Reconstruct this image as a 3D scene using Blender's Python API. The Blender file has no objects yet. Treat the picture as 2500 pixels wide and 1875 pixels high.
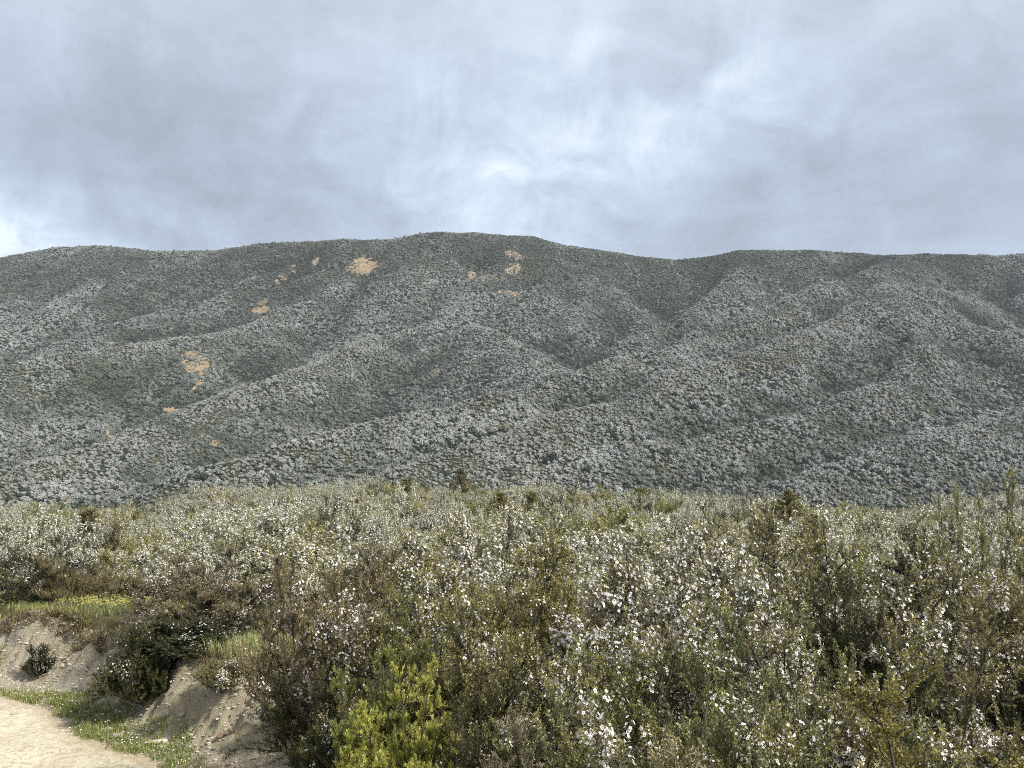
import bpy, math, random, time
import numpy as np
T0 = time.time()
R = math.radians
sc = bpy.context.scene
col = sc.collection
F = 995.0            # focal length in pixels of a 1024-wide frame
PY0 = 440.0          # row of the true horizon
EYE = 0.0

# ------------------------------------------------------------------ helpers
def at(px, py, Y):
    """pixel of the photo + distance -> point (a surveyor's sight line)"""
    return ((px-512.0)/F*Y, Y, -(py-PY0)/F*Y)

def interp(x, xs, ys): return np.interp(x, xs, ys)

def ss(a, b, x):
    t = np.clip((x-a)/(b-a), 0, 1); return t*t*(3-2*t)

def vhash(ix, iy, seed):
    n = (ix.astype(np.int64)*374761393 + iy.astype(np.int64)*668265263 + seed*144269504) & 0x7fffffff
    n = ((n ^ (n >> 13))*1274126177) & 0x7fffffff
    n = (n ^ (n >> 16)) & 0xffff
    return n/65535.0

def vnoise(x, y, seed=0):
    x = np.asarray(x, float); y = np.asarray(y, float)
    xi = np.floor(x); yi = np.floor(y); fx = x-xi; fy = y-yi
    fx = fx*fx*(3-2*fx); fy = fy*fy*(3-2*fy)
    a = vhash(xi, yi, seed); b = vhash(xi+1, yi, seed); c = vhash(xi, yi+1, seed); d = vhash(xi+1, yi+1, seed)
    return (a*(1-fx)+b*fx)*(1-fy)+(c*(1-fx)+d*fx)*fy*1.0

def fbm(x, y, seed=0, o=4):
    s = 0; a = .5; t = 0
    for k in range(o):
        s = s+a*vnoise(x*2**k+17.3*k, y*2**k-9.1*k, seed+k); t += a; a *= .5
    return s/t

def make_mesh(name, V, Fc, mats, matidx=None, attrs=None, smooth=False):
    """V n x 3, Fc list of (m x k) face arrays"""
    me = bpy.data.meshes.new(name)
    V = np.ascontiguousarray(V, dtype=np.float32)
    me.vertices.add(len(V)); me.vertices.foreach_set('co', V.ravel())
    Fc = [np.asarray(f, dtype=np.int32) for f in Fc if len(f)]
    nl = sum(f.size for f in Fc); nf = sum(len(f) for f in Fc)
    me.loops.add(nl); me.loops.foreach_set('vertex_index', np.concatenate([f.ravel() for f in Fc]))
    tot = np.concatenate([np.full(len(f), f.shape[1], np.int32) for f in Fc])
    st = np.concatenate([[0], np.cumsum(tot)[:-1]]).astype(np.int32)
    me.polygons.add(nf); me.polygons.foreach_set('loop_start', st)
    me.polygons.foreach_set('loop_total', tot)
    for m in mats: me.materials.append(m)
    if matidx is not None: me.polygons.foreach_set('material_index', np.asarray(matidx, np.int32))
    me.polygons.foreach_set('use_smooth', np.full(nf, bool(smooth)))
    for k, (dom, arr) in (attrs or {}).items():
        a = me.attributes.new(k, 'FLOAT', dom); a.data.foreach_set('value', np.asarray(arr, np.float32))
    me.update(calc_edges=True)
    me.validate()
    return me

def link(o, parent=None):
    col.objects.link(o)
    if parent is not None: o.parent = parent
    return o

def obj(name, me, parent=None, **props):
    o = link(bpy.data.objects.new(name, me), parent)
    for k, v in props.items(): o[k] = v
    return o

# ------------------------------------------------------------------ materials
class NT:
    def __init__(s, tree): s.t = tree; s.n = tree.nodes; s.l = tree.links
    def new(s, typ, **kw):
        n = s.n.new(typ)
        for k, v in kw.items():
            if k.startswith('i_'):
                key = k[2:]; key = int(key) if key.isdigit() else key.replace('_', ' ')
                s.put(n.inputs[key], v)
            else: setattr(n, k, v)
        return n
    def put(s, inp, v):
        if isinstance(v, bpy.types.NodeSocket): s.l.new(v, inp)
        else: inp.default_value = v
    def math(s, op, a, b=None, c=None, clamp=False):
        n = s.n.new('ShaderNodeMath'); n.operation = op; n.use_clamp = clamp
        s.put(n.inputs[0], a)
        if b is not None: s.put(n.inputs[1], b)
        if c is not None: s.put(n.inputs[2], c)
        return n.outputs[0]
    def vmath(s, op, a, b=None):
        n = s.n.new('ShaderNodeVectorMath'); n.operation = op
        s.put(n.inputs[0], a)
        if b is not None: s.put(n.inputs[1], b)
        return n.outputs['Value'] if op in ('DOT_PRODUCT', 'LENGTH', 'DISTANCE') else n.outputs[0]
    def noise(s, vec, scale, detail=4, rough=.55, dist=0):
        n = s.n.new('ShaderNodeTexNoise'); s.put(n.inputs['Vector'], vec)
        n.inputs['Scale'].default_value = scale; n.inputs['Detail'].default_value = detail
        n.inputs['Roughness'].default_value = rough; n.inputs['Distortion'].default_value = dist
        return n.outputs['Fac']
    def ramp(s, fac, stops, interp='LINEAR'):
        n = s.n.new('ShaderNodeValToRGB'); s.put(n.inputs[0], fac); cr = n.color_ramp; cr.interpolation = interp
        while len(cr.elements) < len(stops): cr.elements.new(.5)
        for e, (p, c) in zip(cr.elements, stops):
            e.position = p; e.color = (*c, 1) if len(c) == 3 else c
        return n.outputs[0]
    def mix(s, fac, a, b, mode='MIX'):
        n = s.n.new('ShaderNodeMix'); n.data_type = 'RGBA'; n.blend_type = mode
        s.put(n.inputs[0], fac)
        for i, v in ((6, a), (7, b)):
            if isinstance(v, tuple) and len(v) == 3: v = (*v, 1)
            s.put(n.inputs[i], v)
        return n.outputs[2]
    def maprange(s, v, a, b, c=0.0, d=1.0):
        n = s.n.new('ShaderNodeMapRange'); s.put(n.inputs[0], v)
        for i, x in zip((1, 2, 3, 4), (a, b, c, d)): n.inputs[i].default_value = x
        return n.outputs[0]

def material(name):
    m = bpy.data.materials.new(name); m.use_nodes = True
    t = NT(m.node_tree); t.n.clear()
    out = t.new('ShaderNodeOutputMaterial')
    return m, t, out

def hsv_random(t, colr, hue=.02, val=.25, sat=.15):
    """a little variation from plant to plant"""
    oi = t.new('ShaderNodeObjectInfo').outputs['Random']
    r2 = t.math('FRACT', t.math('MULTIPLY', oi, 7.31)); r3 = t.math('FRACT', t.math('MULTIPLY', oi, 23.7))
    h = t.new('ShaderNodeHueSaturation')
    t.put(h.inputs['Hue'], t.maprange(oi, 0, 1, .5-hue, .5+hue))
    t.put(h.inputs['Saturation'], t.maprange(r2, 0, 1, 1-sat, 1+sat))
    t.put(h.inputs['Value'], t.maprange(r3, 0, 1, 1-val, 1+val))
    t.put(h.inputs['Color'], colr)
    return h.outputs[0]

def leaf_mat(name, stops, trans=.34, hue=.012, val=.18, rough=.42):
    m, t, out = material(name)
    a = t.new('ShaderNodeAttribute', attribute_name='tint').outputs['Fac']
    c = hsv_random(t, t.ramp(a, stops), hue, val)
    p = t.new('ShaderNodeBsdfPrincipled'); t.put(p.inputs['Base Color'], c)
    p.inputs['Roughness'].default_value = rough; p.inputs['Specular IOR Level'].default_value = .5
    tr = t.new('ShaderNodeBsdfTranslucent'); t.put(tr.inputs[0], c)
    mx = t.new('ShaderNodeMixShader'); mx.inputs[0].default_value = trans
    t.l.new(p.outputs[0], mx.inputs[1]); t.l.new(tr.outputs[0], mx.inputs[2]); t.l.new(mx.outputs[0], out.inputs[0])
    return m

def bark_mat(name, c1, c2):
    m, t, out = material(name)
    co = t.new('ShaderNodeTexCoord').outputs['Object']
    n = t.noise(co, 28, 4)
    c = t.ramp(n, [(.3, c1), (.7, c2)])
    p = t.new('ShaderNodeBsdfPrincipled'); t.put(p.inputs['Base Color'], c); p.inputs['Roughness'].default_value = .9
    t.l.new(p.outputs[0], out.inputs[0]); return m

def col_grade(*c): return c

M = {}
M['bark'] = bark_mat('dark_bark', (.035, .028, .022), (.085, .068, .052))
M['dead'] = bark_mat('grey_dead_wood', (.10, .085, .07), (.22, .19, .16))
M['olive'] = leaf_mat('olive_leaf', [(0, (.050, .048, .020)), (.35, (.17, .155, .058)), (.7, (.42, .375, .145)), (1, (.64, .56, .24))])
M['green'] = leaf_mat('green_leaf', [(0, (.045, .052, .022)), (.4, (.15, .155, .055)), (.75, (.38, .37, .12)), (1, (.60, .55, .19))])
M['dark'] = leaf_mat('dark_leaf', [(0, (.032, .038, .018)), (.6, (.08, .082, .034)), (1, (.20, .175, .07))])
M['bronze'] = leaf_mat('bronze_leaf', [(0, (.05, .042, .024)), (.4, (.18, .155, .09)), (.75, (.38, .31, .18)), (1, (.56, .44, .27))])
M['gold'] = leaf_mat('golden_leaf', [(0, (.11, .095, .032)), (.5, (.25, .215, .075)), (.85, (.42, .375, .135)), (1, (.58, .48, .18))])
M['lime'] = leaf_mat('lime_needle', [(0, (.16, .15, .04)), (.4, (.36, .37, .06)), (.8, (.60, .60, .11)), (1, (.75, .74, .22))], trans=.35, val=.15)
M['moss'] = leaf_mat('mossy_needle', [(0, (.08, .085, .03)), (.4, (.19, .21, .05)), (.8, (.35, .37, .09)), (1, (.50, .50, .14))], trans=.35)
M['pale'] = leaf_mat('grey_green_leaf', [(0, (.11, .11, .055)), (.5, (.30, .29, .17)), (.85, (.50, .48, .32)), (1, (.64, .61, .44))])
M['brown'] = leaf_mat('brown_twiggy_leaf', [(0, (.08, .066, .036)), (.5, (.22, .19, .09)), (.85, (.38, .33, .16)), (1, (.50, .43, .22))])
M['grass'] = leaf_mat('grass_blade', [(0, (.12, .14, .045)), (.5, (.27, .29, .09)), (.8, (.42, .41, .16)), (1, (.54, .48, .27))], trans=.3)
M['turf'] = leaf_mat('dry_turf', [(0, (.07, .05, .03)), (.5, (.18, .13, .07)), (.8, (.26, .22, .10)), (1, (.38, .31, .18))], trans=.2)
M['yellowflower'] = leaf_mat('yellow_petal', [(0, (.26, .27, .06)), (1, (.42, .41, .13))], trans=.2)
def petal_mat():
    m, t, out = material('white_petal')
    a = t.new('ShaderNodeAttribute', attribute_name='tint').outputs['Fac']
    c = t.ramp(a, [(0, (.10, .018, .022)), (.02, (.10, .02, .02)), (.03, (.72, .66, .64)), (.3, (.80, .77, .72)), (1, (.90, .88, .84))])
    p = t.new('ShaderNodeBsdfPrincipled'); t.put(p.inputs['Base Color'], c); p.inputs['Roughness'].default_value = .6
    p.inputs['Specular IOR Level'].default_value = .2
    tr = t.new('ShaderNodeBsdfTranslucent'); t.put(tr.inputs[0], c)
    mx = t.new('ShaderNodeMixShader'); mx.inputs[0].default_value = .25
    t.l.new(p.outputs[0], mx.inputs[1]); t.l.new(tr.outputs[0], mx.inputs[2]); t.l.new(mx.outputs[0], out.inputs[0])
    return m
M['petal'] = petal_mat()
M['blossom_spray'] = leaf_mat('blossom_spray', [(0, (.42, .41, .31)), (.5, (.62, .61, .53)), (1, (.80, .79, .74))], trans=.3, hue=.005, val=.08)

# ------------------------------------------------------------------ shrub geometry
def norm(v): return v/np.maximum(np.linalg.norm(v, axis=-1, keepdims=True), 1e-9)

def tubes(paths, r0, r1, sides):
    """paths n x k x 3, radius per path start/end -> V, quads"""
    n, k, _ = paths.shape
    d = norm(np.gradient(paths, axis=1))
    ref = np.where(np.abs(d[..., 2:3]) > .9, np.array([1., 0, 0]), np.array([0, 0, 1.]))
    u = norm(np.cross(d, ref)); w = np.cross(d, u)
    rad = r0[:, None]+(r1-r0)[:, None]*np.linspace(0, 1, k)[None, :]
    ang = np.arange(sides)*2*np.pi/sides
    V = paths[:, :, None, :]+rad[:, :, None, None]*(u[:, :, None, :]*np.cos(ang)[None, None, :, None]+w[:, :, None, :]*np.sin(ang)[None, None, :, None])
    base = (np.arange(n)*k*sides)[:, None, None]+(np.arange(k-1)*sides)[None, :, None]
    j = np.arange(sides)[None, None, :]; j2 = (j+1) % sides
    Q = np.stack([base+j, base+j2, base+sides+j2, base+sides+j], -1).reshape(-1, 4)
    return V.reshape(-1, 3), Q

def grow(rng, start, direction, length, segs, wob, up):
    """vectorised random walks: start n x 3, direction n x 3, length n"""
    n = len(start); P = np.zeros((n, segs+1, 3)); P[:, 0] = start; d = norm(direction)
    for k in range(segs):
        d = norm(d+rng.normal(0, wob, (n, 3))+np.array([0, 0, up])/segs)
        P[:, k+1] = P[:, k]+d*(length/segs)[:, None]
    return P

def along(P, t):
    k = P.shape[1]-1; f = t*k; i = np.minimum(f.astype(int), k-1); f = (f-i)[:, None]
    r = np.arange(len(P))
    return P[r, i]*(1-f)+P[r, i+1]*f, norm(P[r, i+1]-P[r, i])

def shrub_parts(seed, H=2.0, W=1.8, nstem=13, nbranch=9, ntwig=11, leaf_per=50, leaf=(.014, .0042), twig_len=(.08, .22),
                flower=.3, flower_per=8, flower_size=.0075, cluster=.5, up=.22, tmin=.44, stw=(10, .55), srad=.016, wob=.15, tip=.5, fluffy=False, lod=False, spires=0, base_spread=.1, dome=True):
    rng = np.random.default_rng(seed)
    # stems
    az = rng.uniform(0, 2*np.pi, nstem)
    tilt = (np.sqrt((np.arange(nstem)+.5)/nstem)*rng.uniform(.85, 1.1, nstem))*(1.22 if dome else math.atan(W*.36/(H*.75))*1.25)
    az = np.arange(nstem)*2.399+rng.uniform(-.4, .4, nstem)
    st = np.stack([np.cos(az)*base_spread*rng.uniform(.2, 1, nstem), np.sin(az)*base_spread*rng.uniform(.2, 1, nstem), np.full(nstem, -.08)], 1)
    dr = np.stack([np.cos(az)*np.sin(tilt), np.sin(az)*np.sin(tilt), np.cos(tilt)], 1)
    L = H*rng.uniform(.62, .92, nstem)
    if dome: L = rng.uniform(.9 if fluffy else .72, 1.0, nstem)/np.sqrt((np.sin(tilt)/(W*.46))**2+(np.cos(tilt)/(H*.88))**2)
    if spires: L[:spires] = H*rng.uniform(1.0, 1.12, spires)
    S = grow(rng, st, dr, L, 10, wob*(.7 if dome else 1), .18 if dome else .25)
    # branches
    ib = np.repeat(np.arange(nstem), nbranch); t = rng.uniform(tmin, .98, len(ib))
    p, d = along(S[ib], t)
    a2 = rng.uniform(0, 2*np.pi, len(ib)); out = np.stack([np.cos(a2), np.sin(a2), np.zeros(len(ib))], 1)
    rad = p*np.array([1, 1, 0]); out = norm(out+.5*norm(rad+1e-6)*(rng.uniform(0, 1, len(ib))[:, None]))
    dirb = norm(d*.45+out*rng.uniform(.5, 1.1, len(ib))[:, None]+np.array([0, 0, .2]))
    Lb = (H*.30 if not dome else .27*min(H, W))*(1.15-.75*t)*rng.uniform(.6, 1.25, len(ib))*(W/H)**.5
    B = grow(rng, p, dirb, Lb, 6, wob*1.1, up*.6)
    # twigs on branches and stem tops
    it = np.repeat(np.arange(len(B)), ntwig); t = rng.uniform(.15, 1.0, len(it))**.8
    p, d = along(B[it], t)
    its = np.repeat(np.arange(nstem), stw[0]); ts = rng.uniform(stw[1], 1, len(its)); p2, d2 = along(S[its], ts)
    p = np.concatenate([p, p2]); d = np.concatenate([d, d2])
    o = norm(rng.normal(0, 1, (len(p), 3)))
    Lt = rng.uniform(*twig_len, len(p))
    Tw = grow(rng, p, norm(d*.55+o*.65+np.array([0, 0, .35])), Lt, 4, .10, up)
    # clamp anything that dips under the ground
    Tw[..., 2] = np.maximum(Tw[..., 2], .01)
    res = {}
    V1, Q1 = tubes(S, np.full(nstem, srad*H/2)*rng.uniform(.7, 1.3, nstem), np.full(nstem, .004), 6)
    V2, Q2 = tubes(B, np.full(len(B), .0055), np.full(len(B), .0018), 4)
    if lod:
        res['branches'] = (np.concatenate([V1, V2]), [np.concatenate([Q1, Q2+len(V1)])])
    else:
        V3, Q3 = tubes(Tw, np.full(len(Tw), .0016), np.full(len(Tw), .0009), 3)
        res['branches'] = (np.concatenate([V1, V2, V3]), [np.concatenate([Q1, Q2+len(V1), Q3+len(V1)+len(V2)])])
    # leaves
    n = len(Tw); bald = rng.uniform(0, 1, n) < .06
    cnt = (leaf_per*(Lt/np.mean(Lt))*rng.uniform(.6, 1.4, n)*(~bald)).astype(int)
    il = np.repeat(np.arange(n), cnt); t = rng.uniform(0, 1.02, len(il))**(.8 if not fluffy else .6); t = np.minimum(t, 1)
    p, d = along(Tw[il], t)
    o = rng.normal(0, 1, (len(il), 3)); o = norm(o-d*np.sum(o*d, 1, keepdims=True))
    ang = rng.uniform(.5, 1.35, len(il)) if not fluffy else rng.uniform(.25, 1.0, len(il))
    ld = d*np.cos(ang)[:, None]+o*np.sin(ang)[:, None]
    ls = leaf[0]*rng.uniform(.6, 1.35, len(il)); lw = leaf[1]*rng.uniform(.7, 1.3, len(il))
    side = norm(np.cross(ld, rng.normal(0, 1, (len(il), 3))))
    p = p+o*rng.uniform(0, .004, len(il))[:, None]
    mid = p+ld*(ls*.5)[:, None]
    V = np.stack([p, mid+side*lw[:, None]*.5, p+ld*ls[:, None], mid-side*lw[:, None]*.5], 1).reshape(-1, 3)
    Q = np.arange(len(il)*4).reshape(-1, 4)
    tw_r = rng.uniform(-.16, .16, n)[il]
    tint = np.clip(rng.normal(.38, .16, len(il))+tw_r+tip*(t-.45)*(rng.uniform(.3, 1, n)[il]), 0, 1)
    res['foliage'] = (V, [Q], tint)
    # flowers
    if flower > 0:
        # flowering is patchy: whole sprays bloom together
        c = Tw[:, -1]; ph = rng.uniform(0, 50)
        patch = fbm(c[:, 0]*2.4+ph, c[:, 1]*2.4+c[:, 2]*2.6, seed, 2)
        thr = np.quantile(patch, 1-min(flower*1.15, 1.0)) if flower < .85 else -1
        on = ((patch > thr) & (rng.uniform(0, 1, n) < .85)) | (rng.uniform(0, 1, n) < flower*.07)
        cf = (1.8*flower_per*rng.uniform(.3, 1.6, n)*on).astype(int)
        fi = np.repeat(np.arange(n), cf); t = rng.uniform(.25, 1, len(fi))**.7
        p, d = along(Tw[fi], t)
        o = rng.normal(0, 1, (len(fi), 3)); o = norm(o-d*np.sum(o*d, 1, keepdims=True))
        nrm = norm(o*.8+d*.2+np.array([0, 0, .75]))
        p = p+o*rng.uniform(.004, .028, len(fi))[:, None]+nrm*.004
        u = norm(np.cross(nrm, rng.normal(0, 1, (len(fi), 3)))); w = np.cross(nrm, u)
        fs = flower_size*rng.uniform(.75, 1.2, len(fi))
        if lod:
            k = 5; a = np.arange(k)*2*np.pi/k
            ring = p[:, None]+fs[:, None, None]*(u[:, None]*np.cos(a)[None, :, None]+w[:, None]*np.sin(a)[None, :, None])
            V = ring.reshape(-1, 3); Fp = np.arange(len(fi)*5).reshape(-1, 5)
            res['flowers'] = (V, [Fp], np.clip(rng.uniform(.05, 1, len(fi)), 0, 1))
        else:
            Vs = []; tn = []
            ft = rng.uniform(.05, 1, len(fi))
            for k in range(5):
                a = k*2*np.pi/5; hw = .60
                def dirv(ang, r, h): return p+fs[:, None]*(r*(u*math.cos(ang)+w*math.sin(ang))+h*nrm)
                Vs.append(np.stack([dirv(a, .12, 0), dirv(a-hw, .78, .16), dirv(a, 1.0, .20), dirv(a+hw, .78, .16)], 1)); tn.append(ft)
            Vs.append(np.stack([p+fs[:, None]*(.24*(u*math.cos(q)+w*math.sin(q))+.14*nrm) for q in (0, 1.57, 3.14, 4.71)], 1)); tn.append(np.zeros(len(fi)))
            V = np.concatenate(Vs).reshape(-1, 3); Fp = np.arange(len(V)).reshape(-1, 4)
            res['flowers'] = (V, [Fp], np.concatenate(tn))
    return res

def fluffy_bush(seed, H=1.5, W=1.2):
    """soft needle tufts crowding on the ends of upright branchlets"""
    return shrub_parts(seed, H=H, W=W, nstem=22, nbranch=16, ntwig=9, leaf_per=60, leaf=(.024, .0055), twig_len=(.05, .11), flower=0, up=.15,
                       tmin=.12, tip=.75, fluffy=True, wob=.10, base_spread=.14)

PROTO = {}
def proto(key, leafmat, parts, H, W, bark='bark'):
    d = {'H': H, 'W': W, 'meshes': []}
    V, Fc = parts['branches']
    d['meshes'].append(('branches', make_mesh(key+'_branches', V, Fc, [M[bark]], smooth=True)))
    V, Fc, t = parts['foliage']
    d['meshes'].append(('foliage', make_mesh(key+'_foliage', V, Fc, [M[leafmat]], attrs={'tint': ('FACE', t)})))
    if 'flowers' in parts:
        V, Fc, t = parts['flowers']
        d['meshes'].append(('flowers', make_mesh(key+'_flowers', V, Fc, [M['petal']], attrs={'tint': ('FACE', t)})))
    fv = parts['foliage'][0]; d['W'] = 2*float(np.quantile(np.hypot(fv[:, 0], fv[:, 1]), .93)); d['H'] = float(np.quantile(fv[:, 2], .985))
    PROTO[key] = d

def joined(key, leafmat, parts, bark='bark', petal='petal'):
    """one mesh for plants too far away to show their parts"""
    V, Fc = parts['branches']; Vs = [V]; Qs = [Fc[0]]; idx = [np.zeros(len(Fc[0]), int)]; ti = [np.zeros(len(Fc[0]))]
    V2, F2, t2 = parts['foliage']; Qs.append(F2[0]+len(V)); Vs.append(V2); idx.append(np.ones(len(F2[0]), int)); ti.append(t2)
    if 'flowers' in parts:
        V3, F3, t3 = parts['flowers']; Qs.append(F3[0]+len(V)+len(V2)); Vs.append(V3); idx.append(np.full(len(F3[0]), 2)); ti.append(t3)
    return make_mesh(key, np.concatenate(Vs), Qs, [M[bark], M[leafmat], M['blossom_spray']], np.concatenate(idx), {'tint': ('FACE', np.concatenate(ti))})

# ------------------------------------------------------------------ terrain
EDGE = np.array([(-60, 42), (-32, 29), (-18.3, 22.4), (-13.4, 20.3), (-9.52, 18.5), (-7.68, 16.9), (-6.33, 15.3), (-4.5, 13.65), (-2.95, 11.6), (-2.8, 9.0), (-2.9, 5), (-2.6, 0), (-4, -8), (-8, -30)], float)
def edge_sd(x, y):
    """signed distance to the road edge, + on the bank side; and the run along it"""
    x = np.asarray(x, float); y = np.asarray(y, float)
    best = np.full(x.shape, 1e9); sg = np.zeros(x.shape); run = np.zeros(x.shape); acc = 0
    for a, b in zip(EDGE[:-1], EDGE[1:]):
        ab = b-a; L = np.hypot(*ab); t = np.clip(((x-a[0])*ab[0]+(y-a[1])*ab[1])/L**2, 0, 1)
        dx = x-(a[0]+t*ab[0]); dy = y-(a[1]+t*ab[1]); d = np.hypot(dx, dy)
        cr = ab[0]*dy-ab[1]*dx
        m = d < best
        best = np.where(m, d, best); sg = np.where(m, np.sign(cr), sg); run = np.where(m, acc+t*L, run); acc += L
    return best*sg, run

ROAD_Z = -4.5
def upland(x, y):
    z = interp(y, [-40, 0, 3, 6, 10, 14, 20, 28, 45, 70, 90, 104, 120, 150, 220, 320], [-2.5, -1.75, -2.35, -2.85, -3.15, -3.3, -3.45, -4.25, -5.3, -5.9, -6.25, -7.8, -13, -25, -48, -60])
    u = x/np.maximum(y, 1)      # the plateau edge dips to either side of its crown
    edge = interp(y, [30, 90], [0, 1])
    tgt = interp(u, [-.9, -.51, -.38, -.30, -.12, 0.05, .23, .37, .45, .7], [-1.9, -1.6, -1.9, .1, .75, .2, -.5, -2.3, -.5, .4])
    z = z+tgt*edge*np.clip(y/90, 0, 1.0)
    return z+(fbm(x*.12, y*.12, 3, 3)-.5)*2.2*ss(14, 34, y)
def ground_z(x, y, fine=True):
    x = np.asarray(x, float); y = np.asarray(y, float)
    s, run = edge_sd(x, y)
    wig = (fbm(run*.45, s*0+2.2, 11, 3)-.5)*.9
    top = upland(x, y)
    prof = ss(0, 1, (s-.45-wig*.35)/(1.45+wig*.6))
    prof = prof**(.8+.5*fbm(run*.8, s*0+7, 5, 2))
    rough = 0
    if fine:
        steep = np.clip(4*prof*(1-prof), 0, 1)
        rill = np.abs(vnoise(run*3.1+.8*vnoise(run*2, s*3, 2), s*1.2, 21)-.5)+.5*np.abs(vnoise(run*8, s*2.2, 22)-.5)
        rough = -steep*rill*.26+(fbm(x*2.3, y*2.3, 8, 6)-.5)*(.06+.48*steep)+steep*(np.abs(vnoise(x*7+3*vnoise(x*3, y*3, 9), y*7, 4)-.5)*.13+(vnoise(x*15, y*15, 6)-.5)*.08)
    z = ROAD_Z+(top-ROAD_Z)*prof+rough
    road = ROAD_Z-.02*ss(0, -1.2, s)+.05*np.exp(-((s+2.4)/.8)**2)-.035*np.exp(-((s+1.1)/.3)**2)
    far = ROAD_Z+(upland(x, y)-1.0-ROAD_Z)*ss(-4.6, -9, s)       # beyond the road the land falls away
    z = np.where(s < 0, np.where(s < -4.6, np.minimum(far, ROAD_Z), road)+(fbm(x*1.7, y*1.7, 31, 4)-.5)*.035*(1 if fine else 0), z)
    return z

def grid_mesh(name, xs, ys, zf, mats, smooth=True, attrs=None):
    X, Y = np.meshgrid(xs, ys); Z = zf(X, Y)
    nx, ny = len(xs), len(ys)
    V = np.stack([X, Y, Z], -1).reshape(-1, 3)
    i = (np.arange(ny-1)[:, None]*nx+np.arange(nx-1)[None, :]).ravel()
    Q = np.stack([i, i+1, i+nx+1, i+nx], 1)
    return make_mesh(name, V, [Q], mats, smooth=smooth, attrs=attrs and {k: ('POINT', f(X, Y, Z).ravel()) for k, f in attrs.items()})

def earth_mat():
    m, t, out = material('bank_clay_and_soil')
    g = t.new('ShaderNodeNewGeometry'); pos = g.outputs['Position']
    veg = t.new('ShaderNodeAttribute', attribute_name='veg').outputs['Fac']
    n1 = t.noise(pos, .9, 5); n2 = t.noise(pos, 6, 6, .65); n3 = t.noise(pos, 45, 4, .7)
    clay = t.ramp(n1, [(.25, (.35, .29, .185)), (.45, (.50, .435, .30)), (.58, (.42, .39, .32)), (.8, (.58, .52, .385))])
    clay = t.mix(t.maprange(n2, .35, .75), clay, (.30, .25, .175))
    clay = t.mix(t.maprange(n3, .5, .8), clay, (.58, .52, .41))
    soil = t.ramp(n2, [(.3, (.065, .055, .03)), (.6, (.12, .11, .05)), (.8, (.20, .17, .09))])
    edge = t.math('ADD', veg, t.math('MULTIPLY', t.math('SUBTRACT', n2, .5), .9))
    c = t.mix(t.maprange(edge, .42, .58), clay, soil)
    p = t.new('ShaderNodeBsdfPrincipled'); t.put(p.inputs['Base Color'], c); p.inputs['Roughness'].default_value = .95; p.inputs['Specular IOR Level'].default_value = .1
    b = t.new('ShaderNodeBump'); b.inputs['Strength'].default_value = 1; b.inputs['Distance'].default_value = .06
    t.put(b.inputs['Height'], t.math('ADD', n3, t.math('MULTIPLY', n2, 1.5))); t.l.new(b.outputs[0], p.inputs['Normal'])
    t.l.new(p.outputs[0], out.inputs[0]); return m
def road_mat():
    m, t, out = material('pale_gravel')
    g = t.new('ShaderNodeNewGeometry'); pos = g.outputs['Position']
    n1 = t.noise(pos, .7, 4); n2 = t.noise(pos, 9, 6, .7); n3 = t.noise(pos, 60, 3, .7)
    c = t.ramp(n1, [(.3, (.42, .37, .28)), (.5, (.53, .485, .355)), (.7, (.60, .56, .43))])
    s = t.new('ShaderNodeAttribute', attribute_name='edge').outputs['Fac']
    c = t.mix(t.math('MULTIPLY', t.maprange(t.math('ADD', s, t.math('MULTIPLY', n2, 1.0)), .75, 1.25), .75), c, (.33, .26, .165))
    c = t.mix(t.math('MULTIPLY', t.maprange(n2, .46, .62), .75), c, (.33, .26, .165))
    c = t.mix(t.math('MULTIPLY', t.maprange(n3, .55, .75), .7), c, (.64, .60, .50))
    p = t.new('ShaderNodeBsdfPrincipled'); t.put(p.inputs['Base Color'], c); p.inputs['Roughness'].default_value = .95; p.inputs['Specular IOR Level'].default_value = .1
    b = t.new('ShaderNodeBump'); b.inputs['Strength'].default_value = .7; b.inputs['Distance'].default_value = .02
    t.put(b.inputs['Height'], t.math('ADD', n3, n2)); t.l.new(b.outputs[0], p.inputs['Normal'])
    t.l.new(p.outputs[0], out.inputs[0]); return m
M['earth'] = earth_mat(); M['road'] = road_mat()

def veg_attr(X, Y, Z):
    s, run = edge_sd(X, Y)
    return ss(1.25, 1.9, s+(fbm(run*.6, s*0+1, 77, 3)-.5)*1.2)
BX0, BX1, BY0, BY1 = -17.5, -.5, 8.5, 26.5
def coarse_z(X, Y):
    z = ground_z(X, Y, False)
    inside = (X > BX0+.3) & (X < BX1-.3) & (Y > BY0+.3) & (Y < BY1-.3)
    s, _ = edge_sd(X, Y)
    return np.where(inside, z-.8, z-.015)-np.where(s < .3, .03, 0)
xs = np.unique(np.concatenate([np.linspace(-160, -24, 60), np.linspace(-24, 24, 161), np.linspace(24, 160, 60)]))
ys = np.unique(np.concatenate([np.linspace(-30, 30, 151), np.linspace(30, 130, 126), np.linspace(130, 330, 60)]))
g = obj('ground', grid_mesh('ground', xs, ys, coarse_z, [M['earth']], attrs={'veg': lambda X, Y, Z: np.ones_like(X)*ss(.9, 1.6, edge_sd(X, Y)[0])}), kind='structure', label='scrub covered ground of the terrace')
bank = obj('bank', grid_mesh('bank', np.arange(BX0, BX1, .05), np.arange(BY0, BY1, .05), lambda X, Y: ground_z(X, Y)-np.where(edge_sd(X, Y)[0] < -.25, .05, 0), [M['earth']], attrs={'veg': veg_attr}),
           kind='structure', label='pale eroded clay bank beside the gravel road')
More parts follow.
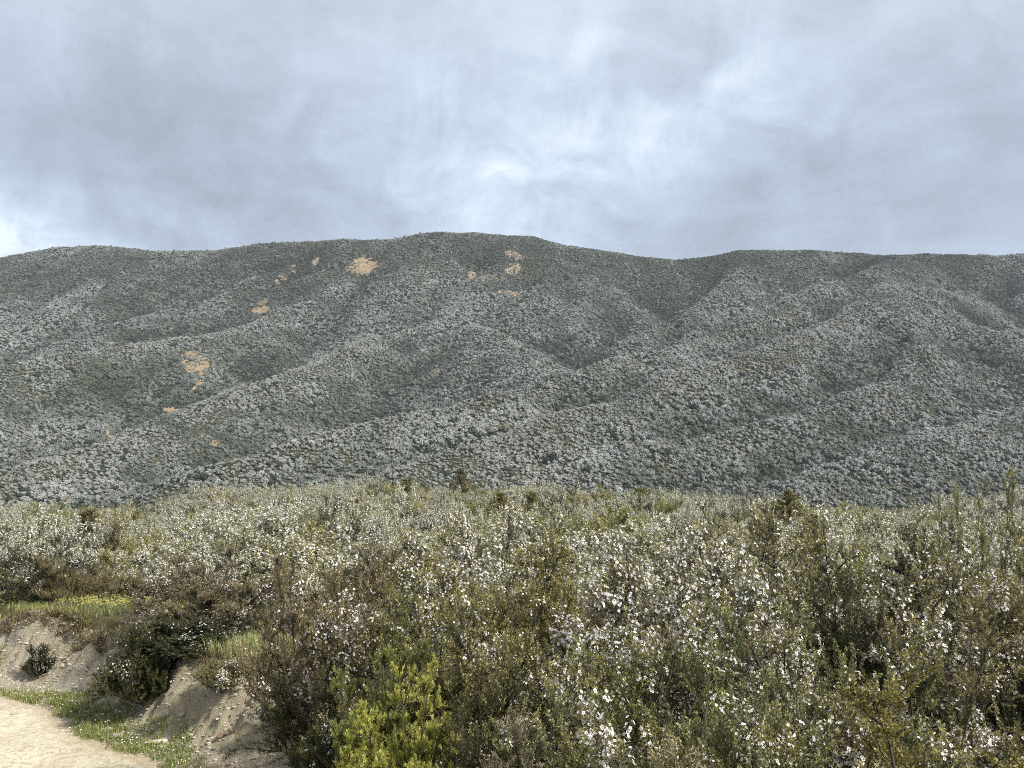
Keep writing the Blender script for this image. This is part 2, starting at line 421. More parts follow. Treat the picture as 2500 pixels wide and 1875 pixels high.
# road: a strip along the edge line
def road_mesh():
    run = np.concatenate([[0], np.cumsum(np.hypot(*np.diff(EDGE, axis=0).T))])
    t = np.arange(0, run[-1], .12); cx = np.interp(t, run, EDGE[:, 0]); cy = np.interp(t, run, EDGE[:, 1])
    k = np.ones(9)/9
    cxs = np.convolve(np.pad(cx, 4, 'edge'), k, 'valid'); cys = np.convolve(np.pad(cy, 4, 'edge'), k, 'valid')
    dx = np.gradient(cxs); dy = np.gradient(cys); L = np.hypot(dx, dy); nxv, nyv = dy/L, -dx/L       # towards the road side
    w = np.concatenate([np.arange(0, 4.6, .1), [4.6]])
    X = cxs[:, None]+nxv[:, None]*w[None]; Y = cys[:, None]+nyv[:, None]*w[None]
    s, _ = edge_sd(X, Y)
    wob = .25*(fbm(t*.7, t*0, 41, 4)-.5)[:, None]*np.exp(-w/.5)[None]
    Z = ground_z(X, Y)+.006
    X = X+nxv[:, None]*(wob+.02); Y = Y+nyv[:, None]*(wob+.02)
    n, m = X.shape; V = np.stack([X, Y, Z], -1).reshape(-1, 3)
    i = (np.arange(n-1)[:, None]*m+np.arange(m-1)[None]).ravel()
    Q = np.stack([i, i+m, i+m+1, i+1], 1)
    e = np.tile(np.exp(-w/.35), (n, 1))+np.exp(-((w-2.3)/.45)**2)[None]*.35
    return make_mesh('road', V, [Q], [M['road']], attrs={'edge': ('POINT', e.ravel())}, smooth=True)
obj('road', road_mesh(), kind='structure', label='pale unsealed gravel road curving along the clay bank')

# ------------------------------------------------------------------ hills
def smax(a, b, k):
    h = np.clip(.5+.5*(a-b)/k, 0, 1); return b*(1-h)+a*h+k*h*(1-h)
CRESTS = [  # px, py, distance, then: side slope, rounding
 ([(-420, 262, 1500), (-200, 262, 1420), (-80, 268, 1350), (0, 256, 1300), (30, 250, 1290), (60, 245, 1280), (95, 243.5, 1275), (120, 246, 1270), (150, 249, 1265), (185, 248.5, 1260), (215, 247.5, 1255), (262, 241.5, 1250), (300, 240, 1245), (345, 236.5, 1240), (395, 238, 1235), (420, 233, 1230), (440, 230, 1230), (470, 231, 1225), (500, 232.5, 1220), (530, 234, 1215), (570, 243, 1210), (620, 251.5, 1205), (680, 257.5, 1200), (710, 254, 1200), (740, 248.5, 1200), (790, 248, 1200), (830, 249, 1200), (880, 252.5, 1200), (930, 251.5, 1200), (970, 253, 1200), (1024, 252.5, 1200), (1150, 250, 1220), (1450, 262, 1300)], .62, 25),
 ([(500, 232, 1220), (492, 250, 1160), (470, 285, 1080), (439, 314, 1000), (374, 327, 950), (328, 350, 880), (259, 372, 800), (185, 401, 700), (120, 427, 620), (0, 464, 520), (-80, 480, 470)], .62, 12),
 ([(470, 290, 1075), (458, 311, 990), (495, 324, 925), (532, 346, 850), (552, 364, 790)], .6, 18),
 ([(395, 238, 1235), (348, 275, 1120), (269, 309, 1020), (185, 331, 940), (111, 346, 880), (56, 355, 830), (0, 364, 780), (-120, 380, 720), (-260, 400, 660)], .62, 12),
 ([(905, 250, 1150), (870, 262, 1020), (824, 279, 950), (780, 298, 885), (735, 316, 825), (675, 335, 765), (617, 348, 715), (550, 366, 665), (509, 377, 635), (448, 391, 605), (380, 407, 575), (300, 427, 545), (200, 457, 500)], .66, 10),
 ([(905, 250, 1150), (889, 283, 900), (843, 309, 825), (787, 331, 750), (730, 347, 695), (675, 360, 655), (597, 390, 595), (532, 414, 555), (485, 433, 525), (400, 458, 490)], .66, 12),
 ([(889, 283, 900), (925, 330, 770), (900, 365, 675), (800, 398, 610), (700, 424, 570), (600, 447, 530), (513, 468, 500)], .66, 14),
 ([(898, 256, 1100), (925, 280, 960), (954, 303, 880), (1024, 335, 780), (1110, 365, 690), (1200, 400, 620)], .62, 16),
 ([(460, 400, 620), (400, 425, 570), (348, 438, 545), (278, 460, 510), (200, 480, 480)], .66, 12),
 ([(1024, 392, 650), (960, 415, 600), (880, 440, 560), (790, 466, 520)], .66, 14),
 ([(620, 251, 1205), (610, 285, 1080), (655, 315, 980), (640, 328, 930)], .62, 14),
 ([(300, 240, 1245), (250, 275, 1150), (180, 300, 1080), (110, 318, 1020)], .62, 14),
 ([(60, 245, 1280), (20, 292, 1120), (-60, 330, 1000), (-160, 350, 930)], .62, 20),
 ([(740, 249, 1200), (735, 275, 1090), (700, 300, 1000)], .62, 14),
 ([(1024, 252, 1200), (1030, 285, 1060), (1090, 320, 950)], .62, 16),
]
CR = [(np.array([at(*p) for p in pts]), s, w) for pts, s, w in CRESTS]
def hill_z(x, y):
    x = np.asarray(x, float); y = np.asarray(y, float)
    wa = 22*(1-.8*ss(1080, 1180, y)); wx = x+wa*(fbm(x*.008, y*.008, 51, 3)-.5); wy = y+wa*(fbm(x*.008, y*.008, 61, 3)-.5)
    h = np.full(x.shape, -62.0)
    for pts, sl, w in CR:
        best = np.full(x.shape, -1e9)
        for a, b in zip(pts[:-1], pts[1:]):
            ab = b[:2]-a[:2]; L2 = ab@ab
            t = np.clip(((wx-a[0])*ab[0]+(wy-a[1])*ab[1])/L2, 0, 1)
            d = np.hypot(wx-(a[0]+t*ab[0]), wy-(a[1]+t*ab[1]))
            best = np.maximum(best, a[2]+t*(b[2]-a[2])-sl*(np.sqrt(d*d+.6*w*w)-.775*w))
        h = smax(h, best, 5)
    gul = np.abs(fbm((x-.4*y)*.011, (y+.3*x)*.006, 71, 3)-.5)*2
    sky_ = 1-.75*ss(1120, 1190, y)
    h = h-6+5*(1-sky_)+(gul-.3)*15*ss(-20, 40, h)*sky_+(fbm(x*.03, y*.03, 81, 3)-.5)*5*sky_
    return h
def hill_mat():
    m, t, out = material('hill_ground')
    pos = t.new('ShaderNodeNewGeometry').outputs['Position']
    n = t.noise(pos, .05, 6, .6)
    c = t.ramp(n, [(.3, (.030, .034, .02)), (.6, (.06, .062, .034)), (.8, (.11, .095, .055))])
    p = t.new('ShaderNodeBsdfPrincipled'); t.put(p.inputs['Base Color'], c); p.inputs['Roughness'].default_value = 1; p.inputs['Specular IOR Level'].default_value = .05
    t.l.new(p.outputs[0], out.inputs[0]); return m
M['hill'] = hill_mat()
obj('hills', grid_mesh('hills', np.arange(-1150, 1151, 8.), np.arange(300, 1560, 8.), hill_z, [M['hill']]), kind='structure', label='forested hillside rising behind the terrace')
obj('valley', grid_mesh('valley', np.linspace(-1300, 1300, 36), np.linspace(-560, 1650, 34), lambda X, Y: -63.5+0*X, [M['hill']]), kind='structure', label='valley floor beyond the terrace')
print('terrain', time.time()-T0)

# ray/terrain intersection for hill spots given by pixel
def hill_hit(px, py):
    Ys = np.arange(420, 1400, 1.5)
    x = (px-512)/F*Ys; z = -(py-PY0)/F*Ys
    hz = hill_z(x, Ys); k = np.argmax(hz > z)
    return (x[k], Ys[k], hz[k]) if hz[k] > z[k] else None

# clay slips: ragged bare patches lying on the slope
SLIPS = [  # px, py, half width px, half height px, colour, skew
 (366, 266, 17, 7, 'clay', -.3), (350, 272, 10, 6, 'claygrey', -.3), (279, 280, 5, 5, 'clay', 0), (291, 270, 4, 4, 'clay', -.3), (314, 261, 4, 4, 'clay', 0),
 (514, 255, 9, 4, 'claypink', -.6), (514, 269, 9, 6, 'clay', 0), (472, 275, 5, 4, 'clay', 0), (490, 279, 15, 4, 'claygrey', -.3), (452, 280, 5, 2, 'clay', 0),
 (510, 295, 14, 3, 'clay', -.2), (194, 365, 15, 9, 'clay', -.6), (198, 387, 5, 4, 'clay', 0), (173, 413, 11, 3.5, 'clay', -.35), (116, 437, 12, 3.5, 'clay', -.3),
 (211, 441, 10, 3, 'clay', -.3), (260, 310, 10, 3, 'clay', -.15), (262, 302, 6, 3, 'claygrey', 0), (172, 330, 6, 2, 'clay', -.2), (148, 299, 6, 3, 'claygrey', -.4), (166, 308, 6, 3, 'claygrey', -.3),
 (435, 350, 7, 4, 'claygrey', 0), (434, 375, 8, 4, 'claygrey', 0),
 (582, 327, 11, 6, 'rock', -.4), (460, 291, 12, 5, 'rock', 0),
 (832, 255, 14, 8, 'rock', 0), (748, 292, 8, 4, 'rock', 0), (168, 251, 6, 1.6, 'clay', 0)]
def bare_mat(name, c1, c2, c3):
    m, t, out = material(name)
    pos = t.new('ShaderNodeNewGeometry').outputs['Position']
    n = t.noise(pos, .22, 6, .7)
    c = t.ramp(n, [(.32, c1), (.5, c2), (.68, c3)])
    p = t.new('ShaderNodeBsdfPrincipled'); t.put(p.inputs['Base Color'], c); p.inputs['Roughness'].default_value = 1; p.inputs['Specular IOR Level'].default_value = .05
    b = t.new('ShaderNodeBump'); b.inputs['Distance'].default_value = 1.5; t.put(b.inputs['Height'], n); t.l.new(b.outputs[0], p.inputs['Normal'])
    t.l.new(p.outputs[0], out.inputs[0]); return m
M['clay'] = bare_mat('ochre_clay', (.11, .085, .05), (.25, .19, .12), (.34, .27, .175))
M['claypink'] = bare_mat('pinkish_clay', (.11, .085, .06), (.24, .175, .115), (.33, .24, .16))
M['claygrey'] = bare_mat('dull_clay', (.09, .08, .06), (.17, .145, .10), (.27, .22, .145))
M['rock'] = bare_mat('grey_rock', (.05, .05, .048), (.085, .083, .078), (.13, .127, .118))
slip_geo = []
for i, (px, py, hw, hh, mk, sk) in enumerate(SLIPS):
    c = hill_hit(px, py)
    if c is None: continue
    wx = hw/F*c[1]*1.1; wy = min(hh/F*c[1]*3.0, 30)
    slip_geo.append((c[0], c[1], wx, wy, sk, i, .51 if mk == 'clay' else .35))
    n = 22; u = np.linspace(-1, 1, n); U, Vv = np.meshgrid(u, u)
    rr = np.hypot(U, Vv)
    X = c[0]+(U-sk*Vv*-1.0)*wx; Y = c[1]+Vv*wy
    Z = hill_z(X, Y)+.9
    keep = rr < .75+.5*(fbm(U*2.2+i*7, Vv*2.2, 91, 3)-.25)
    Vt = np.stack([X, Y, Z], -1).reshape(-1, 3)
    idx = (np.arange(n-1)[:, None]*n+np.arange(n-1)[None]).ravel(); Q = np.stack([idx, idx+1, idx+n+1, idx+n], 1)
    kq = keep.ravel()[Q].sum(1) >= 3
    if kq.sum() == 0: continue
    used = np.unique(Q[kq]); mp = np.full(len(Vt), -1); mp[used] = np.arange(len(used))
    me = make_mesh('slip', Vt[used], [mp[Q[kq]]], [M[mk]], smooth=True)
    rockish = mk == 'rock'
    obj('rock_outcrop' if rockish else 'clay_slip', me, kind='structure', label='bare grey rock face showing through the hillside forest' if rockish else 'bare clay slip scar in the hillside forest')

# ------------------------------------------------------------------ hillside forest (one mass, instanced crowns)
def crown_mat(name, hill=True):
    m, t, out = material(name)
    at_ = t.new('ShaderNodeAttribute', attribute_name='tone', attribute_type='INSTANCER').outputs['Fac']
    co = t.new('ShaderNodeTexCoord').outputs['Object']
    tint = t.new('ShaderNodeAttribute', attribute_name='tint').outputs['Fac']
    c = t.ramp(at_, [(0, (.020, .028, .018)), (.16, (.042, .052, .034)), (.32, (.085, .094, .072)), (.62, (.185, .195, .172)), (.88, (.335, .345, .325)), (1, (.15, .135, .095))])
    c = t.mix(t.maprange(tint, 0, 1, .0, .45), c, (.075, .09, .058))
    p = t.new('ShaderNodeBsdfPrincipled'); t.put(p.inputs['Base Color'], c); p.inputs['Roughness'].default_value = .9; p.inputs['Specular IOR Level'].default_value = .1
    t.l.new(p.outputs[0], out.inputs[0]); return m
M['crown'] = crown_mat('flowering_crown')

def crown_mesh(seed, n=150):
    """small rounded tree crown: a cloud of leafy clumps (short faceted tufts) over a domed shape, on a stub trunk"""
    rng = np.random.default_rng(seed)
    lob = rng.uniform(-1, 1, (6, 3))*np.array([.62, .62, .28]); lob[:, 2] += .55; lr = rng.uniform(.38, .62, 6)
    i = rng.integers(0, 6, n); d = norm(rng.normal(0, 1, (n, 3))+np.array([0, 0, .35]))
    p = lob[i]+d*lr[i][:, None]*rng.uniform(.75, 1.08, n)[:, None]*np.array([1, 1, 1.0])
    # each clump = bent 6-gon cap (fan of triangles)
    nr = norm(d+rng.normal(0, .35, (n, 3))); u = norm(np.cross(nr, rng.normal(0, 1, (n, 3)))); w = np.cross(nr, u)
    k = 5; a = np.arange(k)*2*np.pi/k; s = rng.uniform(.13, .25, n)
    jit = rng.uniform(.6, 1.35, (n, k))
    ring = p[:, None]+(s[:, None]*jit)[..., None]*(u[:, None]*np.cos(a)[None, :, None]+w[:, None]*np.sin(a)[None, :, None])-nr[:, None]*(s*.55)[:, None, None]
    V = np.concatenate([p[:, None], ring], 1).reshape(-1, 3)
    b = np.arange(n)*(k+1)
    T = np.stack([np.stack([b, b+1+j, b+1+(j+1) % k], 1) for j in range(k)], 1).reshape(-1, 3)
    tint = np.repeat(np.clip(rng.uniform(-.7, 1, n), 0, 1), k)
    return make_mesh('crown', V, [T], [M['crown']], attrs={'tint': ('FACE', tint)})

def scatter_object(name, pts, scale, tone, sources, seed=1, tilt=.15, flat=.85, slope=None, **props):
    me = bpy.data.meshes.new(name); me.vertices.add(len(pts)); me.vertices.foreach_set('co', np.ascontiguousarray(pts, np.float32).ravel())
    rng = np.random.default_rng(seed)
    def attr(nm, typ, arr, key='value'):
        a = me.attributes.new(nm, typ, 'POINT'); a.data.foreach_set(key, np.ascontiguousarray(arr, np.float32 if typ != 'INT' else np.int32).ravel())
    n = len(pts)
    attr('tone', 'FLOAT', tone)
    rot = np.stack([rng.normal(0, tilt, n), rng.normal(0, tilt, n), rng.uniform(0, 6.283, n)], 1)
    if slope is not None: rot = np.stack([-np.arcsin(slope[1])+rot[:, 0], np.arcsin(slope[0])+rot[:, 1], 0*rot[:, 2]], 1); attr('rot', 'FLOAT_VECTOR', rot, 'vector')
    sz = scale*rng.uniform(.85, 1.2, n)*flat
    attr('scl', 'FLOAT_VECTOR', np.stack([scale, scale, sz], 1), 'vector')
    attr('pick', 'INT', rng.integers(0, len(sources), n))
    me.update()
    ng = bpy.data.node_groups.new(name+'_scatter', 'GeometryNodeTree')
    ng.interface.new_socket('Geometry', in_out='INPUT', socket_type='NodeSocketGeometry')
    ng.interface.new_socket('Geometry', in_out='OUTPUT', socket_type='NodeSocketGeometry')
    N = ng.nodes; Lk = ng.links
    gi = N.new('NodeGroupInput'); go = N.new('NodeGroupOutput')
    gti = N.new('GeometryNodeGeometryToInstance')
    for src in sources[::-1]:
        oi = N.new('GeometryNodeObjectInfo'); oi.inputs['Object'].default_value = src; oi.inputs['As Instance'].default_value = False
        Lk.new(oi.outputs['Geometry'], gti.inputs[0])
    iop = N.new('GeometryNodeInstanceOnPoints'); m2p = N.new('GeometryNodeMeshToPoints')
    Lk.new(gi.outputs[0], m2p.inputs[0]); Lk.new(m2p.outputs[0], iop.inputs['Points'])
    Lk.new(gti.outputs[0], iop.inputs['Instance']); iop.inputs['Pick Instance'].default_value = True
    def named(nm, typ):
        a = N.new('GeometryNodeInputNamedAttribute'); a.data_type = typ; a.inputs['Name'].default_value = nm; return a.outputs['Attribute']
    Lk.new(named('pick', 'INT'), iop.inputs['Instance Index']); Lk.new(named('rot', 'FLOAT_VECTOR'), iop.inputs['Rotation']); Lk.new(named('scl', 'FLOAT_VECTOR'), iop.inputs['Scale'])
    Lk.new(iop.outputs[0], go.inputs[0])
    o = obj(name, me, **props)
    mod = o.modifiers.new('scatter', 'NODES'); mod.node_group = ng
    return o

def forest_points():
    rng = np.random.default_rng(5)
    P = []; y = 395.0
    while y < 1400:
        sp = 1.9+.35*(y-400)/900
        hw = .60*y+40
        n = int(2*hw/sp); x = np.linspace(-hw, hw, n)+rng.uniform(-.5, .5, n)*sp*1.1
        P.append(np.stack([x, y+rng.uniform(-.5, .5, n)*sp*1.1, np.full(n, sp)], 1)); y += sp
    P = np.concatenate(P); z = hill_z(P[:, 0], P[:, 1])
    return P, z
P, z = forest_points()
rng = np.random.default_rng(6)
vis = z > -.056*P[:, 1]-6       # what lies far below the terrace edge is never seen
P = P[vis]; z = z[vis]
big = fbm(P[:, 0]*.012, P[:, 1]*.012, 101, 3); med = fbm(P[:, 0]*.05, P[:, 1]*.05, 111, 3)
bald = np.zeros(len(P), bool)
for (cx, cy, wx, wy, sk, i, clear) in slip_geo:
    v = (P[:, 1]-cy)/wy; u = (P[:, 0]-cx)/wx-sk*v
    bald |= (np.hypot(u, v) < .72+.5*(rng.uniform(0, 1, len(P))-.5)) & (fbm(P[:, 0]*.09+i, P[:, 1]*.05, 171, 2)+.10*rng.uniform(-1, 1, len(P)) < clear)
keep = ~bald & (rng.uniform(0, 1, len(P)) > .03)
P = P[keep]; z = z[keep]; big = big[keep]; med = med[keep]
n = len(P)
hi = ss(120, 235, z)  # upper slope, whose crown tone is darkened to paint a cloud shadow
def tpi(r):
    return z-np.mean([hill_z(P[:, 0]+r*math.cos(a_), P[:, 1]+r*math.sin(a_)) for a_ in np.arange(6)*math.pi/3], axis=0)
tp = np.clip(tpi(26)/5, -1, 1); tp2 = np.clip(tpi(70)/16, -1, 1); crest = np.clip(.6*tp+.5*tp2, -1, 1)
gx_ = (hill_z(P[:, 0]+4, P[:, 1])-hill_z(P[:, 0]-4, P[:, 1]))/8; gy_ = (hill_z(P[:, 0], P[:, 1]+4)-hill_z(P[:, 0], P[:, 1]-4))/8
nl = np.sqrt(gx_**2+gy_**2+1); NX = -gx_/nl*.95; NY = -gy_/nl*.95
tone = np.clip(.60+.8*(big-.5)+.6*(med-.5)-.20*hi+.20*crest+rng.normal(0, .085, n), .1, .93)  # pale crests: wind-shorn growth plus painted ridge shading; hi term: painted cloud shadow
dk = rng.uniform(0, 1, n) < (.045+.06*hi+.20*ss(.5, .62, med)+.32*np.clip(-crest, 0, 1)); tone = np.where(dk, rng.uniform(0, .22, n), tone)  # extra dark crowns in gullies: vegetation change plus gully shade put into tone
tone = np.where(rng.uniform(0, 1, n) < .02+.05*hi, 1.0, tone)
scale = P[:, 2]*.73*rng.uniform(.55, 1.3, n)*(1+.9*(fbm(P[:, 0]*.09, P[:, 1]*.09, 161, 2)-.5))
small = ss(150, 220, z)
scale = scale*(1-.15*small)*(1-.25*np.clip(crest, 0, 1)+.2*np.clip(-crest, 0, 1))
tall = rng.uniform(0, 1, n) < .045; scale = np.where(tall, scale*1.6, scale)
crowns = [bpy.data.objects.new('crown_source', crown_mesh(200+k)) for k in range(12)]
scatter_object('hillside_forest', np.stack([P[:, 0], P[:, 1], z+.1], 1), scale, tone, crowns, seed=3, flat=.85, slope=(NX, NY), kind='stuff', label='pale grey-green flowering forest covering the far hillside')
print('forest', n, time.time()-T0)

# ------------------------------------------------------------------ foreground plants
hi_ = dict(leaf=(.019, .0080), flower_size=.0098)
proto('flowery', 'olive', shrub_parts(1, flower=.42, flower_per=4.2, **hi_), 2.0, 1.8)
proto('flowery_two', 'green', shrub_parts(2, flower=.32, flower_per=4, **hi_), 2.0, 1.8)
proto('blossom', 'olive', shrub_parts(3, flower=.8, flower_per=6, leaf_per=44, **hi_), 2.0, 1.8)
proto('olive', 'olive', shrub_parts(4, flower=.12, flower_per=6, **hi_), 2.0, 1.8)
proto('olive_two', 'olive', shrub_parts(5, flower=.16, flower_per=6, **hi_), 2.0, 1.8)
proto('bronze', 'bronze', shrub_parts(6, flower=.26, flower_per=4.5, **hi_), 2.0, 1.8)
proto('bronze_two', 'bronze', shrub_parts(7, flower=.15, flower_per=4, **hi_), 2.0, 1.8)
proto('dark', 'dark', shrub_parts(8, flower=.12, flower_per=5, leaf_per=80, **hi_), 2.0, 1.8)
proto('dark_plain', 'dark', shrub_parts(9, flower=.05, flower_per=5, **hi_), 2.0, 1.8)
proto('gold', 'gold', shrub_parts(10, flower=.16, flower_per=7, **hi_), 2.0, 1.8)
proto('gold_two', 'gold', shrub_parts(11, flower=.08, flower_per=6, **hi_), 2.0, 1.8)
proto('spindly', 'olive', shrub_parts(12, H=2.6, W=1.3, dome=False, nstem=3, nbranch=15, ntwig=6, flower=.35, flower_per=7, spires=2, tmin=.3, wob=.08, leaf_per=60, srad=.009, stw=(50, .3), **hi_), 2.6, 1.3)
proto('spire', 'green', shrub_parts(13, H=2.8, W=.6, dome=False, nstem=2, nbranch=16, ntwig=5, flower=.35, flower_per=6, spires=2, tmin=.2, wob=.035, leaf_per=60, srad=.006, stw=(70, .2), **hi_), 2.8, .6)
proto('lime', 'lime', fluffy_bush(14), 1.5, 1.2)
proto('moss', 'moss', fluffy_bush(19), 1.5, 1.2)
proto('brown', 'brown', shrub_parts(15, flower=.04, flower_per=4, up=.9, **hi_), 2.0, 1.8)
proto('dark_small', 'dark', shrub_parts(17, H=.9, W=1.0, nstem=18, nbranch=9, ntwig=9, leaf_per=70, flower=.25, flower_per=2, up=.2, tmin=.08, **hi_), .9, 1.0)
proto('low_flowery', 'olive', shrub_parts(18, H=.8, W=1.1, nstem=14, nbranch=8, ntwig=8, flower=.25, flower_per=4, up=.3, tmin=.1, **hi_), .8, 1.1)
proto('dead', 'brown', shrub_parts(16, H=1.2, W=1.2, flower=0, leaf_per=2, nstem=6, nbranch=9, ntwig=8, wob=.2), 1.2, 1.2, bark='dead')
print('protos', time.time()-T0)

def plant_at(key, x, y, H, W, label, category='shrub', name='manuka_shrub', group=None, rz=None, z=None):
    d = PROTO[key]
    zz = float(ground_z(np.array(x), np.array(y))) if z is None else z
    root = link(bpy.data.objects.new(name, None)); root.empty_display_size = .2
    root.location = (x, y, zz-.02); root.rotation_euler = (0, 0, rnd.uniform(0, 6.28) if rz is None else rz)
    sz = H/d['H']; s = W/d['W'] if key in ('spire', 'spindly') else max(W/d['W'], (.64 if key in ('lime', 'moss') else .66 if x < -1.6 and y > 9 else .8 if key == 'blossom' else .95 if key[:4] == 'gold' else .8)*sz)
    root.scale = (s, s, sz)
    root['label'] = label; root['category'] = category
    if group: root['group'] = group
    for nm, me in d['meshes']: obj(nm, me, root)
    return root
rnd = random.Random(4)

